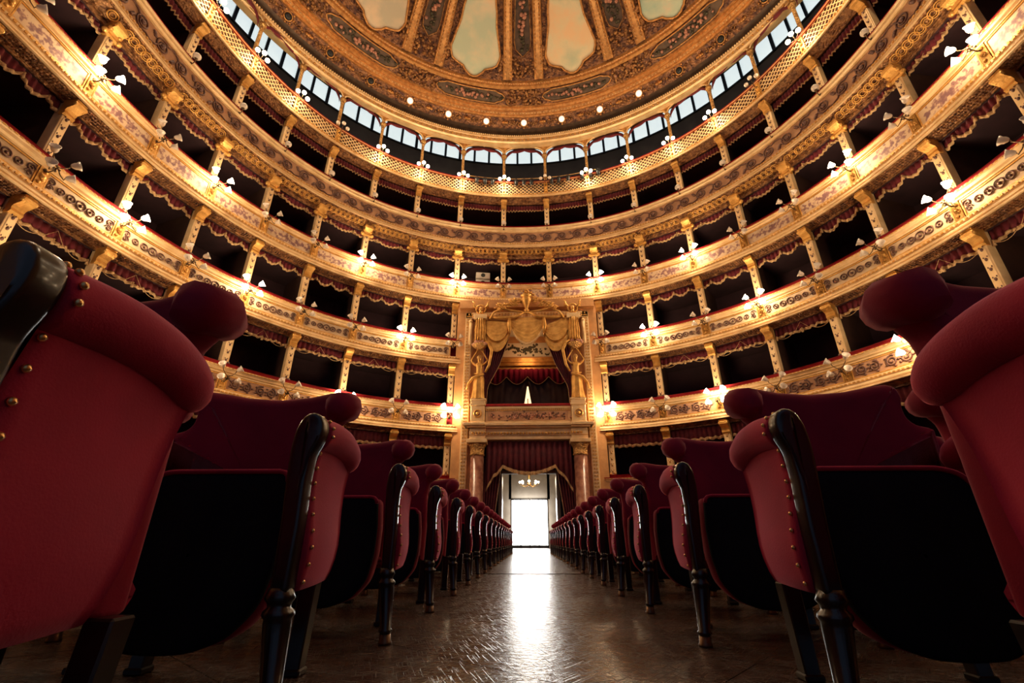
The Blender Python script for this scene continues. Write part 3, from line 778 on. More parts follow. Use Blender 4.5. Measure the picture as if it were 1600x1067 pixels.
# ------------------------------------------------------------------ wall lamps
def shade_prof(s=1.): return [(.018*s, 0), (.035*s, .015*s), (.052*s, .05*s), (.055*s, .08*s), (.078*s, .12*s), (.072*s, .12*s), (.03*s, .05*s), (.01, .02*s)]
def lamp4(lit):
    r = empty('wall_lamp')
    b = MB(); b.ball((0, 0, -.28), .06, 8, 5); b.tube([(0, 0, -.28), (0, -.12, -.33), (0, -.24, -.28), (0, -.30, -.18)], .018, 6)
    tips = [(-.20, -.30, .04), (.20, -.30, .04), (-.18, -.34, -.34), (.18, -.34, -.34)]
    for x, y, z in tips: b.tube([(0, -.28, -.2), (x*.5, -.30, z*.5-.16), (x*.95, y, z-.07), (x, y, z-.01)], .012, 5)
    for j in range(6): b.ball((.06*cos(j), -.18-.03*j, -.24+.05*sin(j*2)), .028, 5, 4)
    b.build('bracket', M['bronze'], r)
    for x, y, z in tips:
        ax = np.array([x*1.0, y+.12, .16+z*.2]); ax /= np.linalg.norm(ax)
        e1 = np.cross(ax, [0, 1, 0.01]); e1 /= np.linalg.norm(e1); e2 = np.cross(ax, e1)
        def xf(V, ax=ax, e1=e1, e2=e2, c=np.array((x, y, z))): return c+V[:, :1]*e1+V[:, 1:2]*e2+V[:, 2:3]*ax
        MB().lathe(shade_prof(1.4), (0, 0, 0), 12).build('glass_shade', M['lit'] if lit else M['glass'], r, xf=xf)
    return r
def lamp3(lit):
    r = empty('wall_lamp')
    b = MB(); b.ball((0, 0, -.22), .05, 8, 5); b.tube([(0, 0, -.22), (0, -.14, -.26), (0, -.26, -.16)], .016, 6)
    tips = [(-.22, -.3, -.02), (0, -.36, .08), (.22, -.3, -.02)]
    for x, y, z in tips: b.tube([(0, -.24, -.17), (x*.6, -.28, z-.14), (x, y, z-.05)], .012, 5)
    b.build('bracket', M['bronze'], r)
    for x, y, z in tips: MB().ball((x, y, z+.02), .088, 10, 6).build('glass_globe', M['lit'] if lit else M['glass'], r)
    return r
def globe1():
    r = empty('globe_lamp')
    b = MB(); b.ball((0, 0, -.22), .04, 8, 5); b.tube([(0, 0, -.26), (0, -.08, -.25), (0, -.14, -.16), (0, -.14, -.06)], .014, 6); b.lathe([(.02, -.1), (.055, -.05), (.03, -.04)], (0, -.14, 0), 8)
    b.build('bracket', M['bronze'], r); MB().ball((0, -.14, .06), .12, 14, 9).build('glass_globe', M['glass'], r); return r
protos = {('4', 1): lamp4(1), ('4', 0): lamp4(0), ('3', 1): lamp3(1), ('3', 0): lamp3(0), ('1', 0): globe1()}
for p_ in protos.values(): index_kids(p_)
used = set()
def place_lamp(kind, lit, s_, z, o, label, group):
    p_ = protos[(kind, lit)]; x, y = Pt(s_, o)
    if (kind, lit) in used: r = dup(p_, (x, y, z), rotz_in(s_))
    else: used.add((kind, lit)); r = p_; r.location = (x, y, z); r.rotation_euler = (0, 0, rotz_in(s_))
    tag(r, label, 'lamp', group)
    if lit:
        xx, yy = Pt(s_, o-.52)
        point('lamp_light', (xx, yy, z+.02), LAMP_W, (1, .76, .47), .10)
LIT = {3: {-2: 1, -4: 1, -7: 1, -9: 1, 2: 1, 4: 1, 7: 1, 9: 1}, 2: {-3: 1, -6: 1, -8: 1, 3: 1, 5: 1, 8: 1}, 1: {-2: 1, -4: 1, -7: 1, 2: 1, 4: 1, 7: 1, -9: 1, 9: 1}}
for n, desc in ((1, 'first balcony'), (2, 'second balcony'), (3, 'third balcony')):
    for i, s0 in enumerate(PIL):
        if s0 < T[n]['start'] or s0 > 19.5: continue
        for sg in (-1, 1):
            idx = sg*(i+1); lit = 1 if LIT[n].get(idx) else 0
            num = i if n < 3 else i+1
            ref = 'royal box' if n < 3 else 'hall axis'
            place_lamp('4', lit, sg*s0, T[n]['rail']-.06-(.22 if n == 1 else .05), .06,
                       f'{"glowing" if lit else "unlit"} four-shade wall lamp on the {desc}, {ORD[num]} {SIDE[sg]} of the {ref}', f'four-shade lamps on the {desc}')
for i, s0 in enumerate(PIL):
    if s0 > 19.5: continue
    for sg in (-1, 1):
        idx = sg*(i+1); lit = 0 if idx in (1, -5, 6) else 1
        place_lamp('3', lit, sg*s0, T[5]['rail']-.12, .05, f'{"glowing" if lit else "unlit"} three-globe lamp on the lattice gallery front, {ORD[i+1]} {SIDE[sg]} of the hall axis', 'three-globe lamps on the lattice gallery')
        place_lamp('1', 0, sg*s0, T[4]['rail']-.02, .0, f'single opal globe lamp on the spiral-scroll balcony, {ORD[i+1]} {SIDE[sg]} of the hall axis', 'globe lamps on the fourth balcony')

# ------------------------------------------------------------------ royal box and doorway
YF = 17.30
fac = empty('wall_royal', kind='structure')
m = MB()
for sg in (-1, 1):
    x0, x1 = sorted((sg*1.75, sg*3.0)); m.box(x0, x1, YF+.35, YF+.55, 0, 10.0)
m.box(-1.8, 1.8, YF+.35, YF+.55, 3.85, 4.5); m.box(-1.8, 1.8, YF+.35, YF+.55, 8.9, 10.05)
m.build('facade', M['wall'], fac)
m = MB(); m.box(-2.9, 2.9, YF+.1, YF+.4, 9.62, 10.0); m.build('lintel', M['wall'], fac)
fb = MB()
for sg in (-1, 1):
    a, b = sorted((sg*2.34, sg*2.62)); fb.box(a, b, YF+.12, YF+.36, 0, 9.4)
fb.box(-2.62, 2.62, YF+.12, YF+.36, 9.12, 9.4)
fbo = fb.build('frame_band', M['gold_pale'], fac, bevel=(.02, 1))
df = MB()
for sg in (-1, 1):
    for z in np.arange(.2, 9.2, .13):
        for dx in (-.05, .05): df.box(sg*2.48+dx-.028, sg*2.48+dx+.028, YF+.09, YF+.13, z, z+.06)
for x in np.arange(-2.5, 2.5, .13):
    for dz_ in (-.05, .05): df.box(x, x+.06, YF+.09, YF+.13, 9.26+dz_-.028, 9.26+dz_+.028)
tag(df.build('diaper_pattern', M['gold'], fac), kind='stuff')
# entablature, balcony front, rail
en = empty('entablature', (0, YF, 0), 0, 'gilded stone lintel with cornice carried by the two marble columns over the doorway', 'lintel')
e = MB()
for z0, z1, d, w_ in ((3.88, 4.02, .10, 2.2), (4.02, 4.18, .14, 2.2), (4.18, 4.30, .08, 2.2), (4.30, 4.36, .24, 2.3), (4.36, 4.46, .34, 2.42)):
    e.box(-w_, w_, -d, .4, z0, z1)
    for sg in (-1, 1): a, b = sorted((sg*1.62, sg*(w_+.03))); e.box(a, b, -d-.12, .4, z0, z1)
e.build('mouldings', M['gold_pale'], en, bevel=(.012, 1))
g = MB()
for x in np.arange(-2.1, 2.1, .12): g.ball((x, -.17 if abs(x) < 1.6 else -.29, 4.1), .05, 6, 4)
tag(g.build('carved_frieze', M['gold'], en), kind='stuff')
rb = empty('royal_balcony', (0, YF, 0), 0, 'straight gilded balcony front of the royal box with painted flowers and red rail', 'balcony')
b = MB(); b.box(-1.66, 1.66, -.02, .3, 4.46, 4.60); b.box(-1.66, 1.66, .02, .3, 4.60, 5.02); b.box(-1.66, 1.66, -.03, .3, 5.02, 5.08); b.box(-1.66, 1.66, -.06, .3, 5.08, 5.18)
b.build('mouldings', M['gold_pale'], rb, bevel=(.01, 1))
MB().box(-1.55, 1.55, .0, .03, 4.64, 4.98).build('flower_panel', M['rose_panel'], rb)
fl, lf = MB(), MB()
for _ in range(60): fl.ball((random.gauss(0, .6), -.01, random.gauss(4.81, .055)), random.uniform(.03, .055), 6, 4)
for _ in range(110): lf.ball((max(-1.4, min(1.4, random.gauss(0, .75))), .0, random.gauss(4.81, .07)), random.uniform(.025, .05), 5, 3)
tag(fl.build('painted_roses', M['flower_pink'], rb), kind='stuff'); tag(lf.build('painted_leaves', M['mauve'], rb), kind='stuff')
b = MB()
for x in np.arange(-1.6, 1.6, .08): b.box(x, x+.04, -.05, .0, 5.03, 5.07)
tag(b.build('dentils', M['gold'], rb), kind='stuff')
MB().box(-1.66, 1.66, -.10, .25, 5.18, 5.28).build('velvet_rail', M['rail'], rb, bevel=(.04, 3))
# columns
for sg in (-1, 1):
    r = empty('marble_column', (sg*1.93, YF, 0), 0, f'red-veined marble column carrying the lintel on the {SIDE[sg]} side of the doorway', 'column', 'columns of the doorway')
    MB().lathe([(.30, 0), (.30, .2), (.34, .22), (.34, .3), (.26, .36), (.25, 3.3)], (0, 0, 0), 24).build('shaft', M['marble'], r)
    MB().lathe([(.25, 3.28), (.28, 3.3), (.28, 3.34), (.26, 3.36), (.27, 3.58), (.31, 3.64), (.33, 3.72)], (0, 0, 0), 24).build('capital', M['gold_relief'], r)
    MB().box(-.38, .38, -.38, .38, 3.72, 3.87).build('abacus', M['gold_pale'], r, bevel=(.02, 2))
    p_ = empty('pedestal', (sg*1.95, YF, 0), 0, f'gilded pedestal with round medallion under the {SIDE[sg]} statue', 'pedestal', 'pedestals of the statues')
    q = MB(); q.box(-.30, .30, -.16, .3, 4.46, 4.56); q.box(-.27, .27, -.12, .3, 4.56, 5.2); q.box(-.31, .31, -.18, .3, 5.2, 5.28); q.box(-.28, .28, -.14, .3, 5.28, 5.42); q.box(-.31, .31, -.18, .3, 5.42, 5.48)
    q.build('block', M['gold_pale'], p_, bevel=(.012, 1))
    q = MB(); q.tube([(.14*cos(a), -.14, 4.88+.14*sin(a)) for a in np.linspace(0, 2*pi, 21)], .025, 6, cap=False); q.lathe([(.08, -.15), (.03, -.19)], (0, 0, 4.88), 12, 'y')
    q.build('medallion', M['gold'], p_)
# gilded statues
def statue(sg):
    r = empty('gilded_statue', (sg*1.95, YF-.02, 5.48), 0, f'gilded female statue with raised arms and long robe, {SIDE[sg]} of the royal box opening', 'statue', 'gilded statues of the royal box')
    me = bpy.data.meshes.new('figure')
    V = [(0, 0, .95), (0, -.01, 1.12), (0, 0, 1.30), (0, 0, 1.46), (0, -.01, 1.56), (0, -.03, 1.66), (0, -.02, 1.78),
         (-.17, 0, 1.44), (-.34, -.03, 1.62), (-.16, -.04, 1.95), (-.10, -.05, 2.05), (.17, 0, 1.44), (.34, -.03, 1.62), (.16, -.04, 1.95), (.10, -.05, 2.05),
         (-.09, 0, .88), (-.10, -.05, .45), (-.09, 0, .06), (-.09, -.1, .02), (.09, 0, .88), (.10, -.02, .45), (.09, .02, .06), (.09, -.08, .02)]
    E_ = [(0, 1), (1, 2), (2, 3), (3, 4), (4, 5), (5, 6), (3, 7), (7, 8), (8, 9), (9, 10), (3, 11), (11, 12), (12, 13), (13, 14), (0, 15), (15, 16), (16, 17), (17, 18), (0, 19), (19, 20), (20, 21), (21, 22)]
    R_ = [.15, .12, .14, .12, .05, .095, .085, .065, .045, .035, .03, .065, .045, .035, .03, .11, .07, .045, .035, .11, .07, .045, .035]
    me.from_pydata(V, E_, []); o = bpy.data.objects.new('figure', me); COL.objects.link(o); o.parent = r
    md = o.modifiers.new('skin', 'SKIN'); md.use_smooth_shade = True
    for i, v in enumerate(me.skin_vertices[0].data): v.radius = (R_[i], R_[i]*.85); v.use_root = (i == 0)
    sb = o.modifiers.new('sub', 'SUBSURF'); sb.levels = 2; sb.render_levels = 2
    me.materials.append(M['gold'])
    rb_ = MB(); V = []; n = 40
    for a, (z, rx) in enumerate(((1.02, .155), (.9, .20), (.7, .22), (.45, .22), (.2, .235), (.0, .26))):
        for k in range(n):
            th = 2*pi*k/n; f_ = 1+(.03+.10*(a/5))*sin(th*9+sg*a*.25)
            V.append((rx*f_*cos(th)+.02*sg*a/5, rx*.75*f_*sin(th), z))
    rb_.add(V, [(a*n+k, a*n+(k+1) % n, (a+1)*n+(k+1) % n, (a+1)*n+k) for a in range(5) for k in range(n)], True)
    rb_.build('robe', M['gold'], r)
    h = MB(); h.ball((0, .0, 1.76), .115, 10, 6, sy=1.05); h.ball((0, .09, 1.74), .06, 8, 5); h.build('hair', M['gold_relief'], r)
    f_ = MB(); f_.ball((0, -.112, 1.70), .018, 6, 4, sz=1.6); f_.ball((-.035, -.095, 1.725), .012, 5, 3); f_.ball((.035, -.095, 1.725), .012, 5, 3); f_.ball((0, -.10, 1.655), .018, 6, 3, sx=1.6, sz=.5); f_.build('face', M['gold'], r)
    s_ = MB(); s_.tube([(-sg*.2, -.12, 1.0), (0, -.18, .93), (sg*.24, -.12, .86), (sg*.42, -.08, .62), (sg*.5, -.05, .4)], [.04, .05, .06, .05, .02], 8); s_.tube([(-.2, -.1, 1.03), (0, -.16, 1.0), (.2, -.1, 1.03)], .03, 6)
    s_.build('sash', M['gold'], r)
    hn = MB()
    for sx in (-1, 1):
        for j in range(4): hn.tube([(sx*.10+(j-1.5)*.016, -.05, 2.05), (sx*.10+(j-1.5)*.022, -.07, 2.10+.01*(j in (1, 2))), (sx*.10+(j-1.5)*.022, -.05, 2.14+.012*(j in (1, 2)))], .009, 5)
        hn.tube([(sx*.07, -.06, 2.04), (sx*.05, -.08, 2.08), (sx*.055, -.09, 2.11)], .01, 5)
    hn.build('hand', M['gold'], r)
    # basket of flowers and foliage above the hands
    bk = empty('flower_basket', (sg*1.95, YF-.05, 7.60), 0, f'gilded basket of flowers resting on the hands of the {SIDE[sg]} statue', 'basket', 'flower baskets of the royal box')
    MB().lathe([(.10, 0), (.26, .10), (.32, .16), (.30, .2), (.1, .18)], (0, 0, 0), 14).build('bowl', M['gold_relief'], bk)
    f2 = MB()
    for _ in range(26): f2.ball((random.uniform(-.3, .3), random.uniform(-.18, .05), .18+random.uniform(0, .14)), random.uniform(.04, .08), 6, 4)
    tag(f2.build('flowers', M['flower_pink'], bk), kind='stuff')
    tr_ = empty('trophy_bundle', (sg*1.95, YF-.05, 7.95), 0, f'gilded hanging cloth with winged crest above the {SIDE[sg]} statue', 'ornament', 'crests of the royal box')
    cl = MB(); V = []; n = 24
    for a, (z, wd) in enumerate(((1.02, .20), (.8, .20), (.5, .24), (.2, .22), (0, .26))):
        for k in range(n+1): u = -1+2*k/n; V.append((wd*u, -.05-.10*(1-u*u)-.03*sin(u*16), z))
    cl.add(V, [(a*(n+1)+k, a*(n+1)+k+1, (a+1)*(n+1)+k+1, (a+1)*(n+1)+k) for a in range(4) for k in range(n)], True); cl.build('cloth', M['gold'], tr_, solid=.03)
    MB().box(-.28, .28, -.16, .04, 1.0, 1.22).build('block', M['gold_pale'], tr_, bevel=(.03, 2))
    cr = MB(); cr.tube([(.2*cos(a), -.05, 1.48+.2*sin(a)) for a in np.linspace(0, 2*pi, 21)], .035, 6, cap=False); cr.ball((0, -.06, 1.47), .09, 8, 6, sz=1.3); cr.ball((.0, -.07, 1.32), .08, 8, 6)
    cr.build('crest', M['gold'], tr_)
    wg = MB()
    for sx in (-1, 1): wg.tube([(sx*.16, -.05, 1.55), (sx*.30, -.05, 1.64), (sx*.30, -.05, 1.80), (sx*.38, -.05, 1.90)], [.05, .07, .04, .01], 6)
    wg.build('wing', M['gold'], tr_)
    pk = MB(); pk.tube([(sg*.42, .05, -.1), (sg*.42, .05, .9)], .075, 10); pk.ball((sg*.42, .05, .95), .09, 8, 5); pk.build('fluted_baluster', M['gold_pale'], tr_)
statue(-1); statue(1)
# swagged gilded drapery
def swag(name, xa, za, xb, zb, drop, n=26, folds=6, yo=0., parent=None, mat=None, thick=.03):
    m = MB(); V = []; mrow = 14
    for i in range(n+1):
        u = i/n
        for j in range(mrow+1):
            v = j/mrow
            x = xa+(xb-xa)*u; zt = za+(zb-za)*u
            z = zt-.04-(drop*v)*(4*u*(1-u))**.8-.10*v
            bul = .14*sin(pi*u)*(.3+.7*v)
            y = yo-bul-.03*sin(v*folds*2*pi+1)*(4*u*(1-u))**.5
            V.append((x, y, z))
    m.add(V, [(i*(mrow+1)+j, i*(mrow+1)+j+1, (i+1)*(mrow+1)+j+1, (i+1)*(mrow+1)+j) for i in range(n) for j in range(mrow)], True)
    return m.build(name, mat or M['gold'], parent, solid=thick)
dp = empty('royal_drapery', (0, YF-.05, 0), 0, 'carved gilded drapery in three swags with leaf sprays crowning the royal box', 'ornament')
swag('swag', -.76, 9.05, .76, 9.05, 1.10, parent=dp)
for sg in (-1, 1):
    a, b = (-1.85, -.70) if sg < 0 else (.70, 1.85)
    za, zb = (9.05, 8.75) if sg < 0 else (8.75, 9.05)
    swag('swag', a, za-.1, b, zb+.1, .85, parent=dp, yo=.02)
    swag('swag', a, za-.35, b, zb-.15, 1.05, parent=dp, yo=.08)
    c = MB(); c.tube([(sg*1.75, 0, 9.1), (sg*1.2, -.08, 9.0), (sg*.5, -.12, 9.0), (0, -.14, 9.28)], [.05, .07, .07, .05], 7); c.tube([(sg*1.55, -.1, 8.95), (sg*1.38, -.1, 9.25), (sg*1.0, -.1, 9.42), (sg*.55, -.12, 9.3), (0, -.14, 9.2)], .05, 7)
    c.tube([(sg*.72, -.12, 8.95), (sg*.74, -.14, 8.6), (sg*.70, -.1, 8.25)], [.06, .10, .04], 7)
    c.tube([(sg*1.85, -.05, 8.0), (sg*1.6, -.08, 7.85), (sg*1.45, -.08, 7.5), (sg*1.55, -.02, 6.9), (sg*1.70, 0, 6.6)], [.05, .07, .07, .06, .05], 7)
    c.build('drapery_cord', M['gold'], dp)
    lf = MB(); rnd = random.Random(5+sg)
    for k in range(46):
        t_ = rnd.random(); x = sg*(.15+1.05*t_); z = 9.35+.38*(1-t_)+rnd.uniform(-.12, .16); a = rnd.uniform(.0, 1.1); L2 = .24
        lf.tube([(x, -.12-rnd.random()*.1, z), (x+sg*L2*.5*cos(a), -.17, z+L2*.5*sin(a)), (x+sg*L2*cos(a), -.14, z+L2*sin(a))], [.012, .05, .004], 4)
    tag(lf.build('leaf_spray', M['gold'], dp), kind='stuff')
fg = MB(); 
for u in np.linspace(.04, .96, 34):
    x = -.76+1.52*u; z = 9.05-.14-(1.10)*(4*u*(1-u))**.8-.04
    fg.lathe([(.012, .05), (.02, 0), (.022, -.07)], (x, -.14*sin(pi*u)-.05, z), 5)
tag(fg.build('tassel_fringe', M['gold_pale'], dp), kind='stuff')
va = empty('gilded_vase', (0, YF-.2, 9.3), 0, 'gilded vase overflowing with flowers above the royal box drapery', 'vase')
MB().lathe([(.05, -.1), (.12, 0), (.06, .08), (.10, .2), (.20, .42), (.22, .52), (.15, .56), (.17, .62), (.25, .68), (.22, .7)], (0, 0, 0), 16).build('body', M['gold'], va)
f3 = MB()
for _ in range(40): a = random.uniform(0, pi); d = random.uniform(.05, .34); f3.ball((d*cos(a), random.uniform(-.14, .05), .72+d*sin(a)), random.uniform(.03, .06), 6, 4)
tag(f3.build('flowers', M['gold'], va), kind='stuff')
# crimson side curtains of the royal box
def curtain(name, pts_in, x_out, ztop, zbot, root, y=.25, folds=9, mat=None):
    # pts_in: (z, x) of the inner edge from top to bottom
    m = MB(); n = 30; V = []; zs = np.linspace(ztop, zbot, 20)
    zz = np.array([p[0] for p in pts_in])[::-1]; xx = np.array([p[1] for p in pts_in])[::-1]
    for z in zs:
        xi = float(np.interp(z, zz, xx))
        for k in range(n+1):
            u = k/n; V.append((x_out+(xi-x_out)*u, y+.045*sin(u*folds*2*pi)*(1 if abs(xi-x_out) > .3 else .6), z))
    m.add(V, [(a*(n+1)+k, a*(n+1)+k+1, (a+1)*(n+1)+k+1, (a+1)*(n+1)+k) for a in range(19) for k in range(n)], True)
    o = m.build(name, mat or M['drape'], root, solid=.015)
    tr = MB(); tr.tube([(float(np.interp(z, zz, xx)), y-.03, z) for z in zs], .013, 5); tr.build('gold_trim', M['fringe'], root)
    return o
for sg in (-1, 1):
    c = empty('royal_curtain', (0, YF, 0), 0, f'crimson velvet curtain drawn to the {SIDE[sg]} side of the royal box opening', 'curtain', 'drawn curtains of the royal box')
    curtain('cloth', [(8.75, sg*.62), (8.0, sg*.82), (7.0, sg*1.15), (6.3, sg*1.5), (6.05, sg*1.62), (5.3, sg*1.66)], sg*1.80, 8.75, 5.2, c)
# room behind the royal box
ri = empty('wall_royal_interior', kind='structure')
m = MB(); m.box(-2.3, -2.2, YF+.55, YF+2.6, 4.4, 9.4); m.box(2.2, 2.3, YF+.55, YF+2.6, 4.4, 9.4); m.box(-2.3, 2.3, YF+.5, YF+2.6, 4.3, 4.4)
m.build('side_walls', M['box_wood'], ri)
m = MB(); m.box(-2.3, 2.3, YF+2.5, YF+2.6, 7.3, 9.5); m.build('upper_wall', M['wall'], ri)
m = MB(); m.box(-2.3, 2.3, YF+.55, YF+2.6, 9.3, 9.4); m.build('painted_ceiling', skies[3], ri)
m = MB(); m.box(-1.5, 1.5, YF+2.46, YF+2.5, 8.25, 8.95); m.build('painted_lunette', skies[3], ri)
m = MB(); m.box(-2.2, 2.2, YF+2.3, YF+2.5, 7.55, 7.72); m.box(-2.2, 2.2, YF+2.2, YF+2.5, 7.72, 7.86); m.box(-2.2, 2.2, YF+2.36, YF+2.5, 7.95, 8.15); m.build('inner_cornice', M['gold'], ri)
pc = empty('scalloped_curtain', (0, YF+2.2, 0), 0, 'dark red scalloped curtain with gold cord at the back of the royal box', 'curtain')
m = MB(); V = []; n = 90
for k in range(n+1):
    x = -1.9+3.8*k/n; zb = 7.15-.36*abs(sin((x)*pi/.95)); y = .05*sin(x*26)
    V += [(x, y, 7.55), (x, y*1.2, 7.4), (x, y*1.3, zb)]
m.add(V, [(3*k+j, 3*k+3+j, 3*k+4+j, 3*k+1+j) for k in range(n) for j in range(2)], True); m.build('valance', M['velvet_shaded'], pc, solid=.015)
m = MB(); m.tube([(-1.9+3.8*k/n, -.08, 7.15-.36*abs(sin((-1.9+3.8*k/n)*pi/.95))) for k in range(n+1)], .014, 5); m.build('cord', M['fringe'], pc)
for sg in (-1, 1):
    m = MB(); V = []
    for a, z in enumerate(np.linspace(7.4, 4.45, 12)):
        xi = sg*(.012+.42*(max(0, a-2)/9)**1.1)
        for k in range(21): u = k/20; V.append((sg*2.2+(xi-sg*2.2)*u, .12+.03*sin(u*50), z))
    m.add(V, [(a*21+k, a*21+k+1, (a+1)*21+k+1, (a+1)*21+k) for a in range(11) for k in range(20)], True); m.build('lower_curtain', M['box_wood'], pc, solid=.015)
br = MB(); rb2 = random.Random(11)
for _ in range(90):
    x = rb2.gauss(0, .55); z = 8.6+rb2.gauss(0, .13)-.12*x
    br.ball((x, YF+2.44, z), rb2.uniform(.03, .08), 5, 3, sy=.3)
tag(br.build('painted_branches', M['flower_dark'], ri), kind='stuff')
gw = empty('window_back', kind='structure')
MB().box(-.45, .45, YF+3.1, YF+3.14, 4.4, 7.0).build('pane', emis('lit room beyond', (1, .66, .34), 1.6, False), gw)
b = MB(); b.box(-.02, .02, YF+3.04, YF+3.1, 4.4, 6.4)
for z in (4.8, 5.3, 5.8): b.box(-.45, .45, YF+3.04, YF+3.1, z, z+.04)
b.build('window_frame', M['gold'], gw)
m = MB(); m.box(-2.4, -.45, YF+3.0, YF+3.1, 4.4, 7.6); m.box(.45, 2.4, YF+3.0, YF+3.1, 4.4, 7.6); m.box(-2.4, 2.4, YF+3.0, YF+3.1, 7.0, 7.6); m.build('room_wall', M['box_dark'], ri)
point('royal_room_lamp', (0, YF+1.5, 8.2), 22, (1, .55, .26), .15)

# doorway curtains
dc = empty('doorway_pelmet', (0, YF+.15, 0), 0, 'dark purple-red pleated pelmet with gold fringed swag across the doorway', 'pelmet')
m = MB(); V = []; n = 120
def dz_(x):
    a = abs(x)
    if a < .98: return 2.95-.0+.0-.26*(1-(a/.98)**2)
    return 2.95-.32*((a-.98)/.3)-.05*sin((a-.98)*10) if a < 1.3 else 2.62-.7*(a-1.3)/.4
for k in range(n+1):
    x = -1.6+3.2*k/n; y = .04*sin(x*30); V += [(x, y, 3.86), (x, y*1.2, 3.3), (x, y*1.3, dz_(x))]
m.add(V, [(3*k+j, 3*k+3+j, 3*k+4+j, 3*k+1+j) for k in range(n) for j in range(2)], True); m.build('cloth', M['drape'], dc, solid=.015)
m = MB(); V = []
for k in range(n+1):
    x = -1.6+3.2*k/n; y = .045*sin(x*30)-.03; V += [(x, y, dz_(x)+.04), (x, y-.02, dz_(x)-.02), (x, y, dz_(x)-.09)]
m.add(V, [(3*k+j, 3*k+3+j, 3*k+4+j, 3*k+1+j) for k in range(n) for j in range(2)], True); m.build('fringe', M['fringe'], dc)
for sg in (-1, 1):
    c = empty('doorway_curtain', (0, YF+.35, 0), 0, f'dark velvet curtain tied back on the {SIDE[sg]} side of the bright doorway', 'curtain', 'curtains of the doorway')
    curtain('cloth', [(3.3, sg*1.02), (2.4, sg*1.12), (1.2, sg*1.28), (0, sg*1.32)], sg*1.75, 3.3, .02, c, y=.1, folds=6)
# doorway frame and foyer
dr_ = empty('door_1', kind='structure'); YD = YF+1.5
m = MB()
for sg in (-1, 1): a, b = sorted((sg*1.08, sg*1.22)); m.box(a, b, YD, YD+.25, 0, 2.98)
m.box(-1.22, 1.22, YD, YD+.25, 2.84, 2.98); m.build('door_frame', M['foyer'], dr_, bevel=(.02, 1))
for sg in (-1, 1):
    a, b = sorted((sg*1.10, sg*1.16)); MB().box(a, b, YD+.25, YD+1.2, .02, 2.82).build('door_leaf', M['wood'], dr_)
fw = empty('wall_foyer', kind='structure'); YB = 28.0
m = MB()
for sg in (-1, 1): a, b = sorted((sg*1.22, sg*3.0)); m.box(a, b, YD+.05, YD+.2, 0, 4.3)
m.box(-1.3, 1.3, YD+.05, YD+.2, 2.98, 4.3); m.build('passage_wall', M['dark_wall'], fw)
m = MB(); m.box(-3.3, -3.1, YD, YB+.2, 0, 4.3); m.box(3.1, 3.3, YD, YB+.2, 0, 4.3); 
m.box(-3.2, -1.05, YB, YB+.2, 0, 4.3); m.box(1.05, 3.2, YB, YB+.2, 0, 4.3); m.box(-1.2, 1.2, YB, YB+.2, 2.6, 4.3); m.build('foyer_walls', M['foyer'], fw)
cf = MB(); cf.box(-3.3, 3.3, YD+.2, YB+.2, 4.2, 4.3)
for y in (21.2, 24.0): cf.box(-3.2, 3.2, y, y+.5, 3.75, 4.2)
tag(cf.build('ceiling_foyer', M['foyer']), kind='structure')
pp = MB()
for sg in (-1, 1):
    for y in (21.2, 24.0): a, b = sorted((sg*1.9, sg*2.3)); pp.box(a, b, y, y+.5, 0, 3.8)
tag(pp.build('wall_foyer_piers', M['foyer'], bevel=(.03, 1)), kind='structure')
d2 = empty('door_2', kind='structure')
for j in range(4): MB().box(-1.03+.52*j, -1.03+.52*j+.50, YB+.02, YB+.05, .16, 2.58).build('glass_pane', M['foyer_glass'], d2)
b = MB()
for j in range(5): b.box(-1.06+.52*j, -1.01+.52*j, YB-.04, YB+.06, 0, 2.62)
b.box(-1.06, 1.06, YB-.04, YB+.06, 2.55, 2.65); b.box(-1.06, 1.06, YB-.04, YB+.06, 0, .16); b.build('door_frame', M['wood'], d2)
ch = empty('chandelier', (0, 23.0, 3.75), 0, 'small lit crystal chandelier hanging in the foyer beyond the doorway', 'chandelier')
m = MB(); m.tube([(0, 0, 0), (0, 0, -.75)], .012, 5); m.lathe([(.03, -.4), (.07, -.5), (.03, -.62), (.06, -.75), (.1, -.85), (.03, -.95)], (0, 0, 0), 10)
for j in range(8): a = j*pi/4; m.tube([(0, 0, -.85), (.2*cos(a), .2*sin(a), -.98), (.42*cos(a), .42*sin(a), -.9), (.45*cos(a), .45*sin(a), -.82)], .01, 4)
m.build('frame', M['brass'], ch)
for j in range(8): a = j*pi/4; MB().ball((.45*cos(a), .45*sin(a), -.76), .055, 8, 5).build('bulb', M['lit'], ch)
point('chandelier_bulb_light', (0, 22.2, 2.9), 150, (1, .80, .55), .2)

# things in boxes and on the gallery rail
sb = empty('loudspeaker', (0, 0, 0), 0, 'two stacked pale grey loudspeakers in the middle-left box of the third tier', 'loudspeaker')
x, y = Pt(-1.95, .75); sb.location = (x, y, 11.22); sb.rotation_euler = (0, 0, rotz_in(-1.95))
for j in range(2):
    bx = MB().box(-.33, .33, -.2, .25, .10+.40*j, .10+.40*j+.32).build('cabinet', M['grey_box'], sb, bevel=(.02, 2))
    MB().lathe([(.10, -.2), (.10, -.22), (.07, -.225)], (0, 0, .26+.40*j), 18, 'y').build('driver', M['black'], bx)
gb = empty('projector', (0, 0, 0), 0, 'small dark grey projector box on the third tier just left of the hall axis pillar', 'projector')
x, y = Pt(.62, .65); gb.location = (x, y, 11.2); gb['label'] = 'small dark grey projector box in the third-tier box above the vase'
q = MB().box(-.2, .2, -.15, .15, 0, .2).build('case', pbr('grey case', (.10, .08, .06), .6, 0, 8, None, (.08, .06, .05)), gb, bevel=(.015, 1)); MB().lathe([(.05, -.15), (.05, -.18), (.03, -.185)], (.08, 0, .1), 12, 'y').build('lens', M['black'], q)
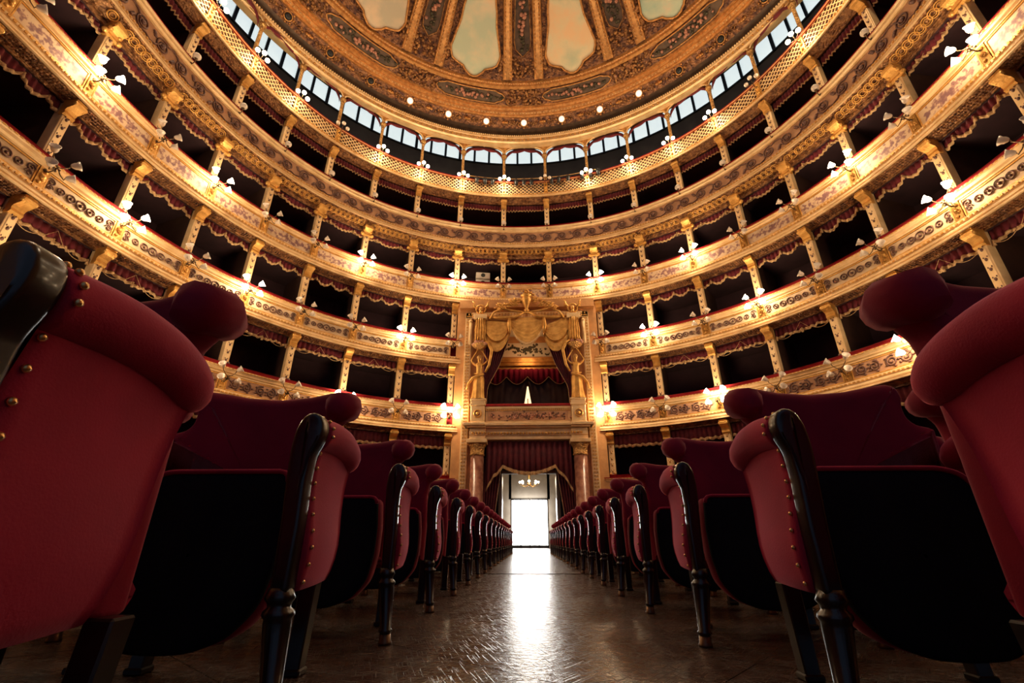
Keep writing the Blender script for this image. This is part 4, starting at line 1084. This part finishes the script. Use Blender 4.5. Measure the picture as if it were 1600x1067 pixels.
pipe = MB(); pipe.tube([(*Pt(s_, -.16), 17.20) for s_ in np.arange(-3.4, 3.8, .2)], .025, 6)
po = tag(pipe.build('lighting_pipe', M['brass']), 'thin metal pipe along the middle of the lattice gallery rail holding spotlights', 'pipe')
spots = [-2.45, -2.05, -1.62, -.42, -.03, .36, 1.35, 1.75, 2.2, 2.9, 3.3, 3.7]
sp0 = empty('spotlight'); 
MB().lathe([(.07, -.16), (.085, -.14), (.085, .06), (.06, .12), (.03, .14)], (0, 0, -.16), 10, 'z').build('housing', M['black'], sp0)
y_ = MB(); y_.tube([(-.1, 0, -.18), (-.1, 0, -.02), (0, 0, .03), (.1, 0, -.02), (.1, 0, -.18)], .012, 5); y_.build('yoke', M['black'], sp0)
MB().lathe([(.06, -.33), (.055, -.325)], (0, 0, 0), 10).build('lens', M['glass'], sp0)
index_kids(sp0)
for i, s_ in enumerate(spots):
    o = sp0 if i == 0 else dup(sp0, (0, 0, 0)); x, y = Pt(s_, -.17); o.location = (x, y, 17.17); o.rotation_euler = (radians(random.uniform(10, 35)), 0, rotz_in(s_)+random.uniform(-.3, .3))
    tag(o, f'small black spotlight on the gallery pipe, {ORD[i+1]} from the left', 'spotlight', 'spotlights on the gallery pipe')
# red chairs showing over the first balcony rail
bc = empty('box_chair')
MB().extr([(-.24, 0), (.24, 0), (.24, .25), (.20, .34), (.1, .385), (0, .40), (-.1, .385), (-.20, .34), (-.24, .25)], -.03, .03, 'xz').build('backrest', M['rail'], bc, bevel=(.02, 2))
MB().tube([(-.24, -.0, .25), (-.20, -.0, .35), (-.1, 0, .40), (0, 0, .415), (.1, 0, .40), (.20, 0, .35), (.24, 0, .25)], .018, 6).build('gilded_edge', M['gold'], bc)
s_ = MB(); s_.box(-.25, .25, -.5, .0, -.08, 0); s_.build('seat', M['rail'], bc, bevel=(.02, 2))
for a, b in ((-.22, -.03), (.22, -.03), (-.22, -.47), (.22, -.47)): MB().tube([(a, b, -.08), (a, b, -.5)], .018, 6).build('leg', M['gold'], bc)
index_kids(bc); first = True
for bi, (a, b) in enumerate(zip(PIL[1:4], PIL[2:5])):
    for sg in (-1, 1):
        for j in range(3):
            c = sg*(a+(b-a)*(.25+.25*j)); x, y = Pt(c, .62)
            o = bc if first else dup(bc, (0, 0, 0)); first = False
            o.location = (x, y, T[1]['rail']-.95+.50+.13); o.rotation_euler = (0, 0, rotz_in(c)+pi)
            tag(o, f'red chair in first-tier box, {ORD[bi+1]} {SIDE[sg]} of the royal box, {ORD[j+1]} outwards', 'chair', 'red chairs in the first-tier boxes')

# ------------------------------------------------------------------ floor
fl = empty('floor', kind='structure')
MB().box(-14, 14, -9, 28.2, -.2, -.006).build('subfloor', M['floor'], fl)
MB().box(-14, 14, 6.2, 28.2, -.005, 0).build('far_floor', M['floor'], fl)
rnd = random.Random(3)
ang = radians(-45.0)
PW, PL = .62, 1.9
def fxf(a, b, c):
    return lambda V: V
k = 0
ca_, sa_ = cos(radians(-40)), sin(radians(-40))
for i in range(-9, 14):
    for j in range(-6, 8):
        u0 = j*PL+(i % 2)*PL/2; v0 = i*PW
        cx = (u0+PL/2)*ca_-(v0+PW/2)*sa_; cy = (u0+PL/2)*sa_+(v0+PW/2)*ca_+2.4
        if cy < -.6 or cy > 6.6 or abs(cx) > 3.6: continue
        g_ = .0018; z0 = -.0006*rnd.random()
        Q = [(u0+g_, v0+g_), (u0+PL-g_, v0+g_), (u0+PL-g_, v0+PW-g_), (u0+g_, v0+PW-g_)]
        W = [(q[0]*ca_-q[1]*sa_, q[0]*sa_+q[1]*ca_+2.4) for q in Q]
        # keep inside y<6.2
        if max(w_[1] for w_ in W) > 6.9: continue
        mm = MB().add([(x, y, z0) for x, y in W]+[(x, y, -.012) for x, y in W], [(0, 1, 2, 3), (0, 4, 5, 1), (1, 5, 6, 2), (2, 6, 7, 3), (3, 7, 4, 0)])
        mm.build('board', M['floor'], fl); k += 1

# ------------------------------------------------------------------ theatre chairs
def rounded(poly, r=.03, n=4):
    out = []; m = len(poly)
    for i in range(m):
        p0, p1, p2 = map(np.array, (poly[i-1], poly[i], poly[(i+1) % m]))
        a, b = p0-p1, p2-p1; la, lb = np.linalg.norm(a), np.linalg.norm(b); rr = min(r, la*.45, lb*.45)
        a, b = p1+a/la*rr, p1+b/lb*rr
        for k in range(n+1):
            u = k/n; q = (1-u)**2*a+2*u*(1-u)*p1+u*u*b; out.append(tuple(q))
    return out
def slab(m, poly, yb, r=.035, seg=4, dy=None):
    """pillow-edged slab: polygon in xz, front face at y=yb[0], back at yb[1], rounded rim"""
    P = np.array(poly); c = P.mean(0); n = len(P)
    # inward offset
    nxt = np.roll(P, -1, 0)-np.roll(P, 1, 0); nr = np.column_stack([nxt[:, 1], -nxt[:, 0]]); nr /= np.linalg.norm(nr, axis=1)[:, None]
    area = .5*np.sum(P[:, 0]*np.roll(P[:, 1], -1)-np.roll(P[:, 0], -1)*P[:, 1]); nr *= (1 if area > 0 else -1)
    rows = []
    for k in range(seg+1): a = pi/2*k/seg; rows.append((P-nr*r*(1-sin(a)), yb[0]+r*(1-cos(a))))
    for k in range(seg+1): a = pi/2*k/seg; rows.append((P-nr*r*(1-cos(a)), yb[1]-r*(1-sin(a))))
    V = []
    for Q, y in rows:
        for q in Q: V.append((q[0], y+(dy(q[0], q[1]) if dy else 0), q[1]))
    F = [(a*n+i, a*n+(i+1) % n, (a+1)*n+(i+1) % n, (a+1)*n+i) for a in range(len(rows)-1) for i in range(n)]
    def cap(base, Q, y, rev):
        c0 = (Q.max(0)+Q.min(0))/2; prev = base
        for f_ in (.88, .75, .62, .5, .38, .26, .15, .07, .02):
            b_ = len(V)
            for q in Q: p_ = c0+(q-c0)*f_; V.append((p_[0], y+(dy(p_[0], p_[1]) if dy else 0), p_[1]))
            for i in range(n):
                F.append((prev+i, prev+(i+1) % n, b_+(i+1) % n, b_+i)[::-1 if rev else 1])
            prev = b_
        F.append(tuple(prev+i for i in range(n)))
    cap(0, rows[0][0], rows[0][1], True); cap((len(rows)-1)*n, rows[-1][0], rows[-1][1], False)
    m.add(V, F, True); return m
def make_chair(sd, far=False):
    """sd = +1: aisle on the local -x side (right block); -1 mirrored. Faces -y; front edge of arm at y=0."""
    root = empty('theatre_chair')
    def X(V): V = V.copy(); V[:, 0] *= sd; return V
    fs = 5 if not far else 3
    # back with side scrolls
    op = [(-.225, .24), (-.235, .50), (-.225, .66), (-.235, .735), (-.265, .755), (-.285, .785), (-.288, .82), (-.275, .850), (-.245, .868), (-.20, .868), (-.12, .858), (0, .852), (.12, .858), (.20, .870), (.250, .874), (.272, .858), (.278, .82), (.268, .78), (.270, .745), (.285, .722), (.325, .705), (.325, .24)]
    op = rounded(op, .012, 2)
    def bow(x, z):
        return -.05*(x/.26)**2*min(1., max(.3, (z-.2)/.3)) + .05*(z-.3)
    slab(MB(), op, (.415, .52), .04, fs, bow).build('backrest', M['velvet_shaded'], root, xf=X)
    rl = MB()
    rl.tube([(-.258, .375, .76), (-.262, .395, .80), (-.262, .455, .815), (-.255, .505, .81)], [.03, .056, .056, .04], 12, up=(1, 0, 0))
    rl.build('side_scroll', M['velvet_shaded'], root, xf=X)
    # tipped-up seat
    sp = [(-.215, .55), (.15, .55), (.20, .535), (.225, .50), (.235, .40), (.238, .30), (.225, .215), (.17, .14), (.09, .105), (0, .10), (-.09, .105), (-.17, .135), (-.225, .20), (-.24, .30), (-.235, .42)]
    sp = rounded(sp, .03, 3)
    def st(x, z): return .02+.22*(z-.1)
    so = slab(MB(), sp, (.10, .14), .012, 2, st).build('seat', M['cloth_black'], root, xf=X)
    slab(MB(), sp, (.135, .24), .04, fs, st).build('seat_cushion', M['velvet_shaded'], so, xf=X)
    pp_ = [(x, .10+.02+.22*(z-.1)-.0, z) for x, z in sp if z > .50]
    pp_ = sorted(pp_, key=lambda q: q[0]); MB().tube([(x, y, z+.003) for x, y, z in pp_], .008, 6).build('seat_piping', M['velvet'], so, xf=X)
    # arm: upholstered side panel
    def xo(y, z):   # outer surface x (aisle side negative)
        fl_ = .022*(y/.36)
        wav = -.012*sin((z-.25)/.37*pi*2)*.9 if z < .62 else 0
        bell = -.008*math.exp(-((z-.33)/.07)**2)
        return -.378+fl_+wav*.6+bell-.008*sin(pi*min(1, max(0, y/.36)))
    AP = MB(); zs = np.linspace(.25, .61, 12); ys = np.linspace(.03, .345, 9); V = []
    for z in zs:
        for y in ys:
            yy = y-.095*(.61-z)/.36*((y-.03)/.315)
            V.append((xo(y, z), yy, z+(.012*(y/.36) if z < .27 else 0)))
    for z in zs[::-1]:
        for y in ys: V.append((xo(y, z)+.055, y-.095*(.61-z)/.36*((y-.03)/.315), z))
    nr = 9; nz = 24
    F = [(a*nr+k, a*nr+k+1, (a+1)*nr+k+1, (a+1)*nr+k) for a in range(nz-1) for k in range(nr-1)]
    F += [((nz-1)*nr+k, (nz-1)*nr+k+1, k+1, k) for k in range(nr-1)]
    for e in (0, nr-1):
        for a in range(11): F.append((a*nr+e, (a+1)*nr+e, (nz-2-a)*nr+e, (nz-1-a)*nr+e))
    AP.add(V, F, True).build('side_panel', M['velvet'], root, xf=X)
    # arm roll
    RL = MB(); path = []; rad = []
    for u in np.linspace(0, 1, 22):
        y = .035+.335*u; path.append((-.358+.022*u-.008*sin(pi*u), y, .624+.012*sin(pi*u*.9)-.045*u**3)); rad.append((.045+.004*sin(pi*u))*(1 if u < .78 else sqrt(max(.04, 1-((u-.78)/.23)**2))))
    RL.tube(path, rad, 16, up=(0, 0, 1)); RL.build('arm_roll', M['velvet'], root, xf=X)
    # wooden front post with rounded scroll head
    pol = [(-.380, .25), (-.381, .40), (-.377, .50), (-.380, .565), (-.396, .60), (-.402, .635), (-.391, .664), (-.366, .676), (-.342, .664), (-.327, .63), (-.322, .58), (-.325, .50), (-.332, .40), (-.336, .25)]
    po = slab(MB(), rounded(pol, .012, 2), (-.012, .035), .010, 3).build('arm_post', M['wood'], root, xf=X)
    nl = MB()
    for z in np.linspace(.27, .575, 9): nl.ball((xo(.05, z)-.003, .048, z), .0055, 6, 4)
    for a in np.linspace(pi*.25, pi*1.05, 6): nl.ball((-.360+.047*cos(a), .045, .625+.047*sin(a)), .0055, 6, 4)
    tag(nl.build('brass_nails', M['brass'], po, xf=X), kind='stuff')
    # turned front leg
    lg = MB(); cx = -.355; spl = lambda z: -.028*(1-z/.25)
    prof = [(.026, .262), (.030, .25), (.034, .24), (.027, .230), (.025, .222), (.034, .214), (.036, .206), (.030, .198), (.0305, .19), (.0215, .052), (.026, .048), (.026, .042), (.020, .036), (.021, .010), (.024, .006), (.024, 0)]
    lg.lathe(prof, (0, 0, 0), 14)
    def shl(V): V = V.copy(); V[:, 0] += cx+(-.02)*(1-V[:, 2]/.25); V[:, 1] += .012; V[:, 0] *= sd; return V
    lg.build('leg', M['wood'], root, xf=shl)
    fe = MB().lathe([(.0215, .034), (.0225, .012), (.0255, .008), (.0255, .0)], (0, 0, 0), 14); fe.build('brass_ferrule', M['bronze'], root, xf=shl)
    for rx in (-.235, .235):
        q = MB(); q.add([(rx-.022, .40, 0), (rx+.022, .40, 0), (rx+.022, .445, 0), (rx-.022, .445, 0), (rx-.026, .42, .245), (rx+.026, .42, .245), (rx+.026, .47, .245), (rx-.026, .47, .245)], [(0, 3, 2, 1), (4, 5, 6, 7), (0, 1, 5, 4), (1, 2, 6, 5), (2, 3, 7, 6), (3, 0, 4, 7)]); q.box(rx-.028, rx+.028, .394, .451, 0, .018)
        q.build('leg', M['wood'], root, xf=X, bevel=(.004, 1))
    return root
CH = {(-1): make_chair(-1), 1: make_chair(1)}
for c in CH.values(): index_kids(c)
usedc = set()
ROWY = [.41]+[1.17+.855*k for k in range(0, 18)]
for r_, y in enumerate(ROWY):
    ncol = {0: 2, 1: 3, 2: 4, 3: 4, 4: 4, 5: 3, 6: 3}.get(r_, 2)
    if y > 12: ncol = 2
    for sd in (-1, 1):
        for c in range(ncol):
            x = (-.935 if sd < 0 else 1.025)+sd*.655*c
            o = CH[sd] if sd not in usedc else dup(CH[sd], (0, 0, 0)); usedc.add(sd)
            o.location = (x, y, 0)
            rw = 'nearest row' if r_ == 0 else f'{ORD[r_+1]} row'
            pos = 'aisle seat' if c == 0 else f'{ORD[c+1]} seat from the aisle'
            tag(o, f'crimson velvet theatre chair, {SIDE[sd]} block, {rw}, {pos}', 'chair', f'theatre chairs of the {SIDE[sd]} block')
# stage side behind the camera stays open; side walls continue to the proscenium
pw_ = MB()
for sg in (-1, 1): a, b = sorted((sg*10.6, sg*12.8)); pw_.box(a, b, -8, 3.9, 0, 22)
tag(pw_.build('wall_proscenium', M['wall']), kind='structure')
